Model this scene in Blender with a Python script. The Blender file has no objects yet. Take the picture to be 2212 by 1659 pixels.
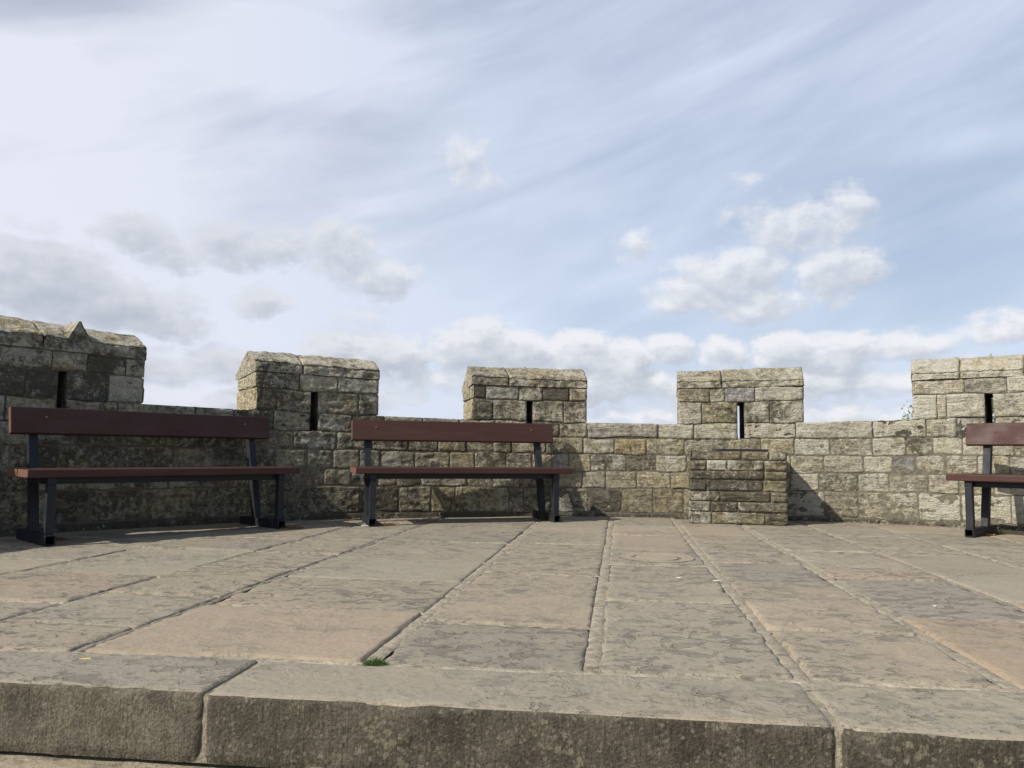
import bpy, bmesh, math, random
import numpy as np
from mathutils import Matrix, Vector

random.seed(11)
RNG = np.random.default_rng(5)
SC = bpy.context.scene
COL = SC.collection
rad = math.radians

# ------------------------------------------------------------------ camera
CAM_H = 0.586
pitch, roll = rad(5.09), rad(0.55)
f_ = Vector((0, math.cos(pitch), math.sin(pitch)))
r0_ = Vector((1, 0, 0)); u0_ = r0_.cross(f_)
r_ = math.cos(roll) * r0_ + math.sin(roll) * u0_
u_ = r_.cross(f_)
cam = bpy.data.cameras.new('camera')
cam.sensor_width = 36.0
cam.lens = 36.0 * 1662.0 / 2212.0
cam.clip_start = 0.02
cam.clip_end = 20000
cam_o = bpy.data.objects.new('camera', cam)
COL.objects.link(cam_o)
cam_o.matrix_world = Matrix(((r_.x, u_.x, -f_.x, 0), (r_.y, u_.y, -f_.y, 0), (r_.z, u_.z, -f_.z, CAM_H), (0, 0, 0, 1)))
SC.camera = cam_o

# ------------------------------------------------------------------ sun and exposure
SUN_EL = rad(39.0)
LX, LY = 0.850, 0.527            # horizontal travel of the light
sun = bpy.data.lights.new('sun', 'SUN')
sun.energy = 5.0
sun.angle = rad(0.55)
sun.color = (1.0, 0.93, 0.82)
sun_o = bpy.data.objects.new('sun', sun)
COL.objects.link(sun_o)
sun_o.location = (-30, -20, 30)
ldir = Vector((LX * math.cos(SUN_EL), LY * math.cos(SUN_EL), -math.sin(SUN_EL)))
sun_o.rotation_euler = ldir.to_track_quat('-Z', 'Y').to_euler()
SC.view_settings.view_transform = 'Standard'
SC.view_settings.look = 'None'
SC.view_settings.exposure = 0.0
SC.view_settings.gamma = 1.0
SC.cycles.max_bounces = 6
SC.cycles.diffuse_bounces = 3

# ------------------------------------------------------------------ node helper
class NT:
    def __init__(self, tree):
        self.t = tree
    def n(self, typ, **kw):
        nd = self.t.nodes.new(typ)
        ins = kw.pop('ins', {})
        for k, v in kw.items():
            setattr(nd, k, v)
        for k, v in ins.items():
            self.put(nd.inputs[k], v)
        return nd
    def put(self, sock, v):
        if isinstance(v, bpy.types.NodeSocket):
            self.t.links.new(v, sock)
        elif isinstance(v, (tuple, list)) and sock.type == 'RGBA' and len(v) == 3:
            sock.default_value = (*v, 1)
        else:
            sock.default_value = v
    def m(self, op, a, b=0.0, c=None, clamp=False):
        nd = self.n('ShaderNodeMath', operation=op, use_clamp=clamp)
        self.put(nd.inputs[0], a); self.put(nd.inputs[1], b)
        if c is not None: self.put(nd.inputs[2], c)
        return nd.outputs[0]
    def vm(self, op, a, b=None, scale=None):
        nd = self.n('ShaderNodeVectorMath', operation=op)
        self.put(nd.inputs[0], a)
        if b is not None: self.put(nd.inputs[1], b)
        if scale is not None: self.put(nd.inputs['Scale'], scale)
        return nd.outputs['Value'] if op in ('DOT_PRODUCT', 'LENGTH', 'DISTANCE') else nd.outputs[0]
    def ramp(self, v, lo, hi, a=0.0, b=1.0, smooth=True):
        nd = self.n('ShaderNodeMapRange', interpolation_type='SMOOTHSTEP' if smooth else 'LINEAR')
        for s, x in zip(('Value', 'From Min', 'From Max', 'To Min', 'To Max'), (v, lo, hi, a, b)):
            self.put(nd.inputs[s], x)
        return nd.outputs[0]
    def mix(self, fac, a, b, blend='MIX'):
        nd = self.n('ShaderNodeMix', data_type='RGBA', blend_type=blend)
        self.put(nd.inputs[0], fac); self.put(nd.inputs[6], a); self.put(nd.inputs[7], b)
        return nd.outputs[2]
    def noise(self, vec, scale, detail=4.0, rough=0.55, dist=0.0, out=0):
        nd = self.n('ShaderNodeTexNoise', ins={'Vector': vec, 'Scale': scale, 'Detail': detail, 'Roughness': rough, 'Distortion': dist})
        return nd.outputs[out]
    def scl(self, v, xyz):
        return self.vm('MULTIPLY', v, xyz)

# ------------------------------------------------------------------ sky
W = bpy.data.worlds.new('World')
SC.world = W
W.use_nodes = True
W.node_tree.nodes.clear()
g = NT(W.node_tree)
SKY_S = 0.1
sky = g.n('ShaderNodeTexSky', sky_type='NISHITA', sun_disc=False, sun_elevation=SUN_EL,
          sun_rotation=math.atan2(-LX, -LY), air_density=1.0, dust_density=1.2, ozone_density=1.6)
tc = g.n('ShaderNodeTexCoord')
sep = g.n('ShaderNodeSeparateXYZ', ins={0: tc.outputs['Generated']})
az = g.m('MULTIPLY', g.m('ARCTAN2', sep.outputs[0], sep.outputs[1]), 57.2958)
el = g.m('MULTIPLY', g.m('ARCSINE', sep.outputs[2]), 57.2958)
P = g.n('ShaderNodeCombineXYZ', ins={0: az, 1: el}).outputs[0]

# cumulus: (azimuth, elevation, half width, half height, weight) in degrees
CUM = [
 # left dark bank
 (-31.8, 10.6, 4.5, 2.1, 1.0), (-28.5, 9.6, 5.2, 1.7, 1.0), (-25.0, 8.5, 3.0, 1.0, 0.8),
 # mid left row
 (-32.5, 14.1, 1.4, 0.6, 0.40), (-26.4, 14.2, 2.6, 1.3, 0.80), (-24.0, 13.2, 1.9, 1.0, 0.7), (-20.2, 14.0, 3.1, 1.4, 0.9), (-17.2, 14.3, 2.2, 1.3, 0.85), (-13.0, 14.6, 2.6, 2.0, 0.9),
 (-9.9, 12.5, 2.9, 1.3, 0.95), (-11.5, 12.9, 2.0, 1.0, 0.7), (-18.4, 10.4, 2.0, 1.1, 0.8), (-11.4, 9.6, 2.2, 1.0, 0.42),
 (-7.6, 15.5, 1.2, 0.5, 0.25),
 # lone puff
 (-3.9, 21.4, 1.4, 1.7, 0.70), (-2.4, 19.9, 1.9, 0.9, 0.55),
 # centre right puffs
 (9.3, 15.3, 1.5, 1.0, 0.55), (17.4, 19.3, 1.2, 0.5, 0.30), (20.8, 15.8, 3.8, 1.7, 0.72), (23.9, 16.6, 1.9, 1.6, 0.72), (18.3, 16.6, 2.6, 1.2, 0.40),
 (15.2, 12.2, 3.6, 1.9, 0.92), (17.2, 13.2, 2.6, 1.5, 0.95), (12.6, 11.5, 2.4, 1.2, 0.8), (17.6, 10.5, 3.2, 1.1, 0.8), (23.4, 12.7, 2.7, 1.6, 1.0), (22.5, 11.2, 1.8, 0.8, 0.6),
 # low banks
 (-2.6, 8.0, 3.2, 1.8, 1.25), (1.2, 7.5, 2.6, 1.5, 1.25), (5.0, 7.2, 3.4, 1.8, 1.25), (8.6, 6.8, 2.2, 1.5, 1.25), (11.8, 7.7, 1.7, 1.2, .95), (15.3, 7.2, 1.8, 1.1, .85),
 (-9.2, 7.0, 2.8, 1.6, 1.25), (-13.0, 7.6, 2.4, 1.1, 1.05), (-5.5, 5.4, 3.6, 1.0, 0.62), (19.8, 7.2, 2.4, 1.4, 1.25), (23.2, 6.9, 2.8, 1.5, 1.25), (28.0, 7.3, 2.6, 1.0, .80), (33.5, 8.0, 3.4, .9, .80),
 (7.0, 5.2, 5.0, 1.5, 1.1), (21.0, 5.1, 4.6, 1.4, 1.0), (-20.5, 6.0, 3.8, 1.3, 0.70), (-26.0, 5.4, 4.4, 1.1, 0.70), (-19.0, 3.0, 2.4, 1.1, 0.90), (14.0, 4.4, 4.0, 1.2, 0.85), (30.0, 5.0, 5.0, 1.2, 0.9),
 (-11.0, 4.0, 4.4, 1.0, 0.65), (0.0, 4.6, 4.0, 1.0, 0.80), (9.0, 2.6, 6.0, 0.8, 0.55), (24.0, 2.8, 5.0, 0.9, 0.70), (-40.0, 7.0, 7.0, 3.0, 0.9), (44.0, 7.0, 7.0, 2.5, 0.9), (-27.0, 2.2, 7.0, 0.9, 0.5),
]
grp = bpy.data.node_groups.new('cumulus', 'ShaderNodeTree')
grp.interface.new_socket('P', in_out='INPUT', socket_type='NodeSocketVector')
grp.interface.new_socket('D', in_out='OUTPUT', socket_type='NodeSocketFloat')
q = NT(grp)
gi = q.n('NodeGroupInput'); go = q.n('NodeGroupOutput')
pv = gi.outputs[0]
wn = q.noise(q.scl(pv, (1, 1.5, 1)), 0.34, 5, 0.58, out=1)
pw = q.vm('ADD', pv, q.vm('MULTIPLY', q.vm('SUBTRACT', wn, (0.5, 0.5, 0.5)), (3.6, 2.6, 0)))
cur = None
for (a, e, ra, re, wgt) in CUM:
    dv = q.vm('MULTIPLY', q.vm('SUBTRACT', pw, (a, e, 0)), (1 / ra, 1 / re, 0))
    val = q.m('MULTIPLY_ADD', q.vm('DOT_PRODUCT', dv, dv), -wgt * 0.55, wgt)
    cur = val if cur is None else q.m('SMOOTH_MAX', cur, val, 0.12)
fine = q.noise(q.scl(pv, (1, 1.45, 1)), 0.62, 7, 0.56)
dens = q.m('ADD', cur, q.m('MULTIPLY', q.m('SUBTRACT', fine, 0.5), 1.25))
q.t.links.new(dens, go.inputs[0])
def dens_at(vec):
    nd = g.n('ShaderNodeGroup'); nd.node_tree = grp
    g.put(nd.inputs[0], vec)
    return nd.outputs[0]
D0 = dens_at(P)
D1 = dens_at(g.vm('ADD', P, (-0.45, 0.80, 0)))
cover = g.ramp(D0, -0.02, 0.78)
cover = g.m('MULTIPLY', cover, g.ramp(el, 8.0, 13.0, 0.93, 0.80))
thick = g.m('ADD', g.ramp(D1, 0.15, 1.0), g.m('MULTIPLY', g.ramp(D0, 0.5, 1.35), 0.45))
# the whiteness of a cloud: bright where little cloud lies between it and the sun
grad = g.ramp(g.m('SUBTRACT', D0, D1), -0.42, 0.50, 0.0, 1.0, smooth=False)
lit = g.m('ADD', g.m('MULTIPLY', grad, 0.80), g.ramp(thick, 0.10, 1.25, 0.25, 0.0, smooth=False), clamp=True)
leftness = g.ramp(az, -33.0, 8.0, 1.0, 0.0)
grey = g.mix(leftness, (0.52, 0.565, 0.645), (0.45, 0.495, 0.585))
lit = g.m('MULTIPLY', lit, g.m('MULTIPLY_ADD', leftness, -0.55, 1.0))
cloud_c = g.mix(lit, grey, (0.875, 0.885, 0.92))
# thin high veil with streaks
ang = rad(17)
rx = g.m('ADD', g.m('MULTIPLY', az, math.cos(ang)), g.m('MULTIPLY', el, math.sin(ang)))
ry = g.m('SUBTRACT', g.m('MULTIPLY', el, math.cos(ang)), g.m('MULTIPLY', az, math.sin(ang)))
V0 = g.n('ShaderNodeCombineXYZ', ins={0: rx, 1: ry}).outputs[0]
st = g.noise(g.scl(V0, (0.028, 0.13, 1)), 1.0, 5, 0.52, 0.7)
st2 = g.noise(g.scl(V0, (0.10, 0.34, 1)), 1.0, 6, 0.55, 0.4)
base = g.ramp(az, -38.0, 36.0, 0.84, 0.84, smooth=False)
def bump_blob(a, e, ra, re, amt):
    dv = g.vm('MULTIPLY', g.vm('SUBTRACT', P, (a, e, 0)), (1 / ra, 1 / re, 0))
    return g.m('MULTIPLY', g.m('EXPONENT', g.m('MULTIPLY', g.vm('DOT_PRODUCT', dv, dv), -1.0)), amt)
veil = g.m('ADD', base, g.m('MULTIPLY', g.m('SUBTRACT', st, 0.5), 1.05))
veil = g.m('ADD', veil, g.m('MULTIPLY', g.m('SUBTRACT', st2, 0.5), 0.40))
for b in [(0, -1, 80, 9, 0.22), (-30, 21, 9, 4, 0.22), (-17, 28, 9, 3.4, 0.30), (-14, 23, 8, 1.8, -0.16), (-24, 13, 16, 6, 0.16), (-3, 10.5, 14, 2.5, 0.10), (30, 14, 9, 5, -0.26), (4, 11, 8, 1.3, -0.14), (9, 9.4, 7, 1.0, -0.18),
          (-33, 29, 9, 3.0, -0.34), (-6, 31, 9, 3, -0.10), (25, 29, 11, 5, 0.0), (33, 19.8, 7, 1.0, 0.20), (30, 9.5, 8, 1.6, -0.10)]:
    veil = g.m('ADD', veil, bump_blob(*b))
veil = g.m('MINIMUM', g.m('MAXIMUM', veil, 0.0), 1.0)
veil_c = g.mix(leftness, (0.70, 0.785, 0.955), (0.855, 0.875, 0.975))
# unseen cloud and veil overhead and behind thinned to set the ambient light level
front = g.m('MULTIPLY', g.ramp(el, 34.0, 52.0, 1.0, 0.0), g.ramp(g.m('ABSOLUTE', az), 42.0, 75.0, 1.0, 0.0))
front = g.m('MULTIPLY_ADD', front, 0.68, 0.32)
sky_c = g.vm('SCALE', sky.outputs[0], scale=SKY_S)
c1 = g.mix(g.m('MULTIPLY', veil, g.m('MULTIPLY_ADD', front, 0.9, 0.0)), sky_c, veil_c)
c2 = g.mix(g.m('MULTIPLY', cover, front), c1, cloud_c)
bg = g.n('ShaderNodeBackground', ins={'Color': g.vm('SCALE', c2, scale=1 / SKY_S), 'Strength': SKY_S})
wo = g.n('ShaderNodeOutputWorld')
W.node_tree.links.new(bg.outputs[0], wo.inputs[0])
W.cycles.sampling_method = 'MANUAL'
W.cycles.sample_map_resolution = 512

# ------------------------------------------------------------------ numpy noise
def _hash(ix, iy, iz, s):
    h = (ix.astype(np.int64) * 374761393 + iy.astype(np.int64) * 668265263 + iz.astype(np.int64) * 2147483647 + s * 974634777) & 0xffffffff
    h = ((h ^ (h >> 13)) * 1274126177) & 0xffffffff
    h = ((h ^ (h >> 16)) * 2246822519) & 0xffffffff
    return ((h ^ (h >> 15)) & 0xffff) / 65535.0
def vnoise(p, s=0):
    i = np.floor(p); fr = p - i
    u = fr * fr * fr * (fr * (fr * 6 - 15) + 10)
    i = i.astype(np.int64)
    o = 0
    for dx in (0, 1):
        for dy in (0, 1):
            for dz in (0, 1):
                w = (u[..., 0] if dx else 1 - u[..., 0]) * (u[..., 1] if dy else 1 - u[..., 1]) * (u[..., 2] if dz else 1 - u[..., 2])
                o = o + w * _hash(i[..., 0] + dx, i[..., 1] + dy, i[..., 2] + dz, s)
    return o
def fbm(p, octv=4, s=0, gain=0.5):
    a, t, o = 1.0, 0.0, 0.0
    for k in range(octv):
        o = o + a * vnoise(p * (2.03 ** k) + 17.3 * k, s + k); t += a; a *= gain
    return o / t - 0.5                      # about -0.5 .. 0.5

# ------------------------------------------------------------------ mesh accumulator
class Acc:
    def __init__(self):
        self.v, self.f, self.t, self.w, self.mi, self.nv = [], [], [], [], [], 0
    def grid(self, X, tint, wear, mi=0, flip=False):
        ny, nx = X.shape[:2]
        idx = np.arange(ny * nx).reshape(ny, nx) + self.nv
        F = np.stack([idx[:-1, :-1], idx[:-1, 1:], idx[1:, 1:], idx[1:, :-1]], -1).reshape(-1, 4)
        if flip: F = F[:, ::-1]
        self.v.append(X.reshape(-1, 3)); self.f.append(F)
        n = ny * nx
        tint = np.asarray(tint, float); wear = np.asarray(wear, float)
        self.t.append(np.broadcast_to(tint, (ny, nx, 3)).reshape(-1, 3) if tint.ndim > 1 else np.tile(tint, (n, 1)))
        self.w.append(np.broadcast_to(wear, (ny, nx, 3)).reshape(-1, 3) if wear.ndim > 1 else np.tile(wear, (n, 1)))
        self.mi.append(np.full(len(F), mi)); self.nv += n
    def build(self, name, mats, parent=None, smooth=True):
        v = np.concatenate(self.v); fcs = np.concatenate(self.f)
        if parent is not None:
            v = v - np.array(parent_origin(parent))
        me = bpy.data.meshes.new(name)
        me.vertices.add(len(v)); me.vertices.foreach_set('co', v.astype(np.float32).ravel())
        me.loops.add(len(fcs) * 4); me.loops.foreach_set('vertex_index', fcs.astype(np.int32).ravel())
        me.polygons.add(len(fcs))
        me.polygons.foreach_set('loop_start', np.arange(len(fcs), dtype=np.int32) * 4)
        me.polygons.foreach_set('loop_total', np.full(len(fcs), 4, np.int32))
        me.polygons.foreach_set('material_index', np.concatenate(self.mi).astype(np.int32))
        if smooth: me.polygons.foreach_set('use_smooth', np.ones(len(fcs), bool))
        me.update(calc_edges=True)
        for nm, arr in (('tint', self.t), ('wear', self.w)):
            a = np.concatenate(arr)
            at = me.color_attributes.new(nm, 'FLOAT_COLOR', 'POINT')
            at.data.foreach_set('color', np.c_[a, np.ones(len(a))].astype(np.float32).ravel())
        for m in (mats if isinstance(mats, (list, tuple)) else [mats]):
            me.materials.append(m)
        o = bpy.data.objects.new(name, me); COL.objects.link(o)
        if parent is not None: o.parent = parent
        return o
def parent_origin(p):
    l = np.array(p.location)
    while p.parent is not None:
        p = p.parent; l = l + np.array(p.location)
    return l
def tag(o, label=None, cat=None, group=None, kind=None):
    if label: o['label'] = label
    if cat: o['category'] = cat
    if group: o['group'] = group
    if kind: o['kind'] = kind
    return o
def empty(name, loc, rz=0.0):
    o = bpy.data.objects.new(name, None); COL.objects.link(o)
    o.location = loc; o.rotation_euler = (0, 0, rz); o.empty_display_size = 0.2
    return o

# ------------------------------------------------------------------ materials
def new_mat(name):
    m = bpy.data.materials.new(name); m.use_nodes = True
    m.node_tree.nodes.clear()
    t = NT(m.node_tree)
    b = t.n('ShaderNodeBsdfPrincipled'); o = t.n('ShaderNodeOutputMaterial')
    t.t.links.new(b.outputs[0], o.inputs[0])
    b.inputs['Specular IOR Level'].default_value = 0.25
    return m, t, b
def attr_stone(t):
    tint = t.n('ShaderNodeAttribute', attribute_name='tint').outputs['Color']
    w = t.n('ShaderNodeAttribute', attribute_name='wear').outputs['Color']
    s = t.n('ShaderNodeSeparateColor', ins={0: w})
    return tint, s.outputs[0], s.outputs[1], s.outputs[2]
def bumped(t, b, h, strength=0.6, dist=0.01):
    bn = t.n('ShaderNodeBump', ins={'Height': h, 'Strength': strength, 'Distance': dist})
    t.t.links.new(bn.outputs[0], b.inputs['Normal'])

def make_wall_stone():
    m, t, b = new_mat('weathered_limestone')
    tint, lich, grime, rnd = attr_stone(t)
    pos = t.n('ShaderNodeNewGeometry').outputs['Position']
    p = t.vm('ADD', pos, t.n('ShaderNodeCombineXYZ', ins={0: t.m('MULTIPLY', rnd, 13.0), 1: t.m('MULTIPLY', rnd, 7.0)}).outputs[0])
    n1 = t.noise(pos, 2.6, 6, 0.62)
    n2 = t.noise(p, 17.0, 7, 0.68)
    bed = t.noise(t.scl(p, (5, 5, 34)), 1.0, 6, 0.62, 0.5)
    n3 = t.noise(p, 75.0, 5, 0.65)
    v = t.m('ADD', t.m('MULTIPLY', n2, 0.6), t.m('MULTIPLY', bed, 0.4))
    col = t.mix(1.0, tint, t.ramp(v, 0.33, 0.67, 0.42, 1.55, False), 'MULTIPLY')
    hue = t.noise(p, 5.0, 4, 0.6)
    col = t.mix(t.ramp(hue, 0.50, 0.72, 0, 0.40), col, (0.36, 0.285, 0.15))
    mot = t.noise(pos, 21.0, 7, 0.74)
    mot2 = t.noise(t.vm('ADD', pos, (4, 1, 7)), 48.0, 5, 0.7)
    col = t.mix(1.0, col, t.m('ADD', t.ramp(mot, 0.40, 0.62, 0.42, 0.85), t.ramp(mot2, 0.42, 0.64, 0.22, 0.52)), 'MULTIPLY')
    # black biological crust
    cr = t.m('ADD', t.m('ADD', t.m('MULTIPLY', n1, 0.45), t.m('MULTIPLY', t.noise(pos, 23.0, 8, 0.74), 0.95)), t.m('MULTIPLY', grime, 0.55))
    crm = t.ramp(cr, 0.78, 0.96)
    crust_c = t.mix(n3, (0.026, 0.0245, 0.020), (0.105, 0.097, 0.075))
    col = t.mix(t.m('MULTIPLY', crm, 0.86), col, crust_c)
    # pale crustose lichen: patches and specks
    l1 = t.noise(pos, 8.5, 9, 0.78)
    l2 = t.noise(pos, 2.1, 3, 0.5)
    lm = t.m('ADD', t.m('ADD', l1, t.m('MULTIPLY', l2, 0.45)), t.m('MULTIPLY', lich, 0.34))
    patch_ = t.ramp(lm, 0.91, 1.03)
    vo = t.n('ShaderNodeTexVoronoi', ins={'Vector': t.vm('ADD', pos, t.vm('SCALE', t.noise(pos, 40, 2, 0.5, out=1), scale=0.035)), 'Scale': 30.0})
    vs = t.n('ShaderNodeSeparateColor', ins={0: vo.outputs['Color']})
    rr = t.m('MULTIPLY', t.m('MULTIPLY', vs.outputs[0], vs.outputs[1]), t.m('ADD', lich, 0.18))
    speck = t.ramp(t.m('SUBTRACT', t.m('MULTIPLY', rr, 0.75), vo.outputs['Distance']), -0.06, 0.06)
    speck = t.m('MULTIPLY', speck, t.ramp(t.noise(pos, 3.6, 4, 0.6), 0.44, 0.60))
    p2 = t.m('ADD', t.noise(pos, 27.0, 7, 0.80), t.m('ADD', t.m('MULTIPLY', t.noise(pos, 4.2, 3, 0.5), 0.35), t.m('MULTIPLY', lich, 0.16)))
    patch_ = t.m('MAXIMUM', patch_, t.m('MULTIPLY', t.ramp(p2, 0.80, 0.88), 0.8))
    lc = t.mix(t.noise(pos, 30, 3), (0.40, 0.375, 0.29), (0.70, 0.67, 0.57))
    fac = t.m('MULTIPLY', t.m('MAXIMUM', t.m('MULTIPLY', patch_, 0.80), t.m('MULTIPLY', speck, 0.85)), t.ramp(n3, 0.30, 0.52, 0.35, 1.0))
    col = t.mix(fac, col, lc)
    # ochre lichen
    yl = t.ramp(t.noise(t.vm('ADD', pos, (5.1, 2.2, 9.0)), 14, 7, 0.72), 0.63, 0.70)
    col = t.mix(t.m('MULTIPLY', yl, 0.5), col, (0.36, 0.29, 0.11))
    t.put(b.inputs['Base Color'], col)
    b.inputs['Roughness'].default_value = 0.95
    h = t.m('ADD', t.m('ADD', t.m('MULTIPLY', n2, 1.0), t.m('MULTIPLY', bed, 0.9)), t.m('MULTIPLY', n3, 0.45))
    h = t.m('ADD', h, t.m('MULTIPLY', fac, 0.10))
    bumped(t, b, h, 1.0, 0.030)
    return m

def make_paving():
    m, t, b = new_mat('riven_sandstone')
    tint, flake, wet, rnd = attr_stone(t)
    pos = t.n('ShaderNodeNewGeometry').outputs['Position']
    off = t.n('ShaderNodeCombineXYZ', ins={0: t.m('MULTIPLY', rnd, 31.0), 1: t.m('MULTIPLY', rnd, 17.0), 2: t.m('MULTIPLY', rnd, 9.0)}).outputs[0]
    p = t.vm('ADD', pos, off)
    big = t.noise(p, 1.5, 4, 0.55)
    mid = t.noise(p, 7.0, 6, 0.62, 0.6)
    fine = t.noise(p, 46.0, 6, 0.66)
    grit = t.noise(pos, 210.0, 3, 0.6)
    lam = t.noise(t.scl(p, (0.8, 1.5, 1)), 2.6, 6, 0.55, 0.3)
    steps = t.m('MULTIPLY', lam, 5.5)
    fr = t.m('FRACT', steps)
    lev = t.m('ADD', t.m('FLOOR', steps), t.ramp(fr, 0.93, 1.0))
    area = t.ramp(t.m('ADD', t.m('ADD', big, t.m('MULTIPLY', flake, 0.46)), t.m('MULTIPLY', t.m('SUBTRACT', mid, 0.5), 0.5)), 0.56, 0.86)
    brk = t.ramp(t.noise(p, 9.0, 4, 0.6), 0.48, 0.60)
    edge = t.m('MULTIPLY', t.m('MULTIPLY', t.m('MULTIPLY', t.ramp(fr, 0.84, 0.96), t.ramp(fr, 0.975, 1.0, 1.0, 0.0)), area), brk)
    blot = t.m('MULTIPLY', t.ramp(t.noise(t.scl(p, (0.75, 1.2, 1)), 13.0, 4, 0.58, 0.7), 0.560, 0.580), area)
    blot2 = t.m('MULTIPLY', t.ramp(t.noise(t.scl(p, (0.8, 1.2, 1)), 40.0, 3, 0.58, 0.4), 0.605, 0.630), t.m('ADD', t.m('MULTIPLY', area, 0.7), 0.32))
    col = t.mix(1.0, tint, t.ramp(fine, 0.25, 0.75, 0.85, 1.13, False), 'MULTIPLY')
    col = t.mix(t.ramp(mid, 0.44, 0.70, 0, 0.35), col, (0.278, 0.248, 0.20))
    pk = t.ramp(t.noise(t.vm('ADD', p, (3, 8, 1)), 1.9, 3, 0.5), 0.50, 0.70, 0, 0.34)
    col = t.mix(t.m('MULTIPLY', pk, t.m('SUBTRACT', 1.0, wet)), col, (0.385, 0.30, 0.222))
    col = t.mix(t.m('MULTIPLY', area, 0.30), col, (0.24, 0.214, 0.174))
    col = t.mix(t.m('MULTIPLY', blot, 0.66), col, (0.150, 0.134, 0.110))
    col = t.mix(t.m('MULTIPLY', blot2, 0.56), col, (0.135, 0.122, 0.105))
    col = t.mix(t.m('MULTIPLY', edge, 0.46), col, (0.085, 0.075, 0.064))
    spk = t.ramp(t.noise(pos, 95, 3, 0.6), 0.66, 0.74)
    col = t.mix(t.m('MULTIPLY', spk, 0.30), col, (0.14, 0.125, 0.10))
    drt = t.ramp(t.noise(pos, 0.9, 5, 0.6), 0.48, 0.75, 0, 0.18)
    col = t.mix(drt, col, (0.20, 0.178, 0.145))
    t.put(b.inputs['Base Color'], col)
    t.put(b.inputs['Roughness'], t.ramp(fine, 0.3, 0.7, 0.72, 0.92, False))
    h = t.m('ADD', t.m('MULTIPLY', t.m('MULTIPLY', lev, area), 0.16), t.m('ADD', t.m('MULTIPLY', mid, 0.45), t.m('ADD', t.m('MULTIPLY', fine, 0.22), t.m('MULTIPLY', grit, 0.06))))
    h = t.m('SUBTRACT', h, t.m('ADD', t.m('MULTIPLY', blot, 0.34), t.m('MULTIPLY', blot2, 0.16)))
    bumped(t, b, h, 0.9, 0.015)
    return m

def make_mortar():
    m, t, b = new_mat('lime_mortar')
    tint, lich, grime, rnd = attr_stone(t)
    pos = t.n('ShaderNodeNewGeometry').outputs['Position']
    n = t.noise(pos, 26, 7, 0.7); n2 = t.noise(pos, 110, 4, 0.6)
    col = t.mix(1.0, tint, t.ramp(n, 0.3, 0.7, 0.55, 1.4, False), 'MULTIPLY')
    col = t.mix(t.ramp(t.noise(pos, 9, 5, 0.65), 0.54, 0.68, 0, 0.7), col, (0.10, 0.088, 0.07))
    ms = t.ramp(t.noise(t.vm('ADD', pos, (7, 3, 1)), 5.0, 7, 0.7), 0.60, 0.68)
    col = t.mix(t.m('MULTIPLY', ms, 0.65), col, (0.075, 0.072, 0.032))
    t.put(b.inputs['Base Color'], col)
    b.inputs['Roughness'].default_value = 0.95
    bumped(t, b, t.m('ADD', n, t.m('MULTIPLY', n2, 0.5)), 0.9, 0.012)
    return m

def make_kerb_face():
    m, t, b = new_mat('grimy_kerb_face')
    tint, lich, grime, rnd = attr_stone(t)
    pos = t.n('ShaderNodeNewGeometry').outputs['Position']
    tool = t.noise(t.scl(pos, (120, 120, 7)), 1.0, 4, 0.6, 0.3)
    n = t.noise(pos, 11, 7, 0.65); n3 = t.noise(pos, 130, 4, 0.62)
    col = t.mix(1.0, tint, t.ramp(n, 0.28, 0.72, 0.55, 1.45, False), 'MULTIPLY')
    col = t.mix(1.0, col, t.ramp(tool, 0.3, 0.7, 0.86, 1.14, False), 'MULTIPLY')
    col = t.mix(1.0, col, t.ramp(n3, 0.3, 0.7, 0.6, 1.4, False), 'MULTIPLY')
    wob = t.vm('SCALE', t.noise(pos, 60, 3, 0.6, out=1), scale=0.016)
    vo = t.n('ShaderNodeTexVoronoi', ins={'Vector': t.vm('ADD', pos, wob), 'Scale': 58.0})
    vs = t.n('ShaderNodeSeparateColor', ins={0: vo.outputs['Color']})
    area = t.ramp(t.noise(pos, 4.5, 4, 0.6), 0.42, 0.62)
    damp = t.ramp(t.noise(t.scl(pos, (5, 5, 1.2)), 1.0, 5, 0.62), 0.50, 0.68)
    col = t.mix(t.m('MULTIPLY', damp, 0.50), col, (0.024, 0.022, 0.018))
    grn = t.ramp(t.noise(t.vm('ADD', pos, (1, 9, 2)), 3.4, 5, 0.65), 0.52, 0.70)
    col = t.mix(t.m('MULTIPLY', grn, 0.45), col, (0.052, 0.056, 0.030))
    sp = t.ramp(t.m('SUBTRACT', t.m('MULTIPLY', t.m('MULTIPLY', vs.outputs[0], area), 0.62), vo.outputs['Distance']), -0.10, 0.14)
    vo2 = t.n('ShaderNodeTexVoronoi', ins={'Vector': t.vm('ADD', pos, wob), 'Scale': 95.0})
    vs2 = t.n('ShaderNodeSeparateColor', ins={0: vo2.outputs['Color']})
    sp2 = t.ramp(t.m('SUBTRACT', t.m('MULTIPLY', t.m('POWER', vs2.outputs[1], 2.0), 0.55), vo2.outputs['Distance']), -0.08, 0.12)
    col = t.mix(t.m('MULTIPLY', t.m('MAXIMUM', sp, t.m('MULTIPLY', sp2, 0.7)), t.ramp(n3, 0.32, 0.60, 0.35, 0.95)), col, (0.19, 0.17, 0.125))
    ow = t.ramp(t.noise(t.vm('ADD', pos, (3, 1, 4)), 6, 6, 0.7), 0.60, 0.70)
    col = t.mix(t.m('MULTIPLY', ow, 0.45), col, (0.19, 0.155, 0.075))
    t.put(b.inputs['Base Color'], col)
    b.inputs['Roughness'].default_value = 0.95
    h = t.m('ADD', t.m('MULTIPLY', tool, 0.30), t.m('ADD', n, t.m('MULTIPLY', n3, 0.5)))
    bumped(t, b, h, 0.9, 0.012)
    return m

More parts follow.
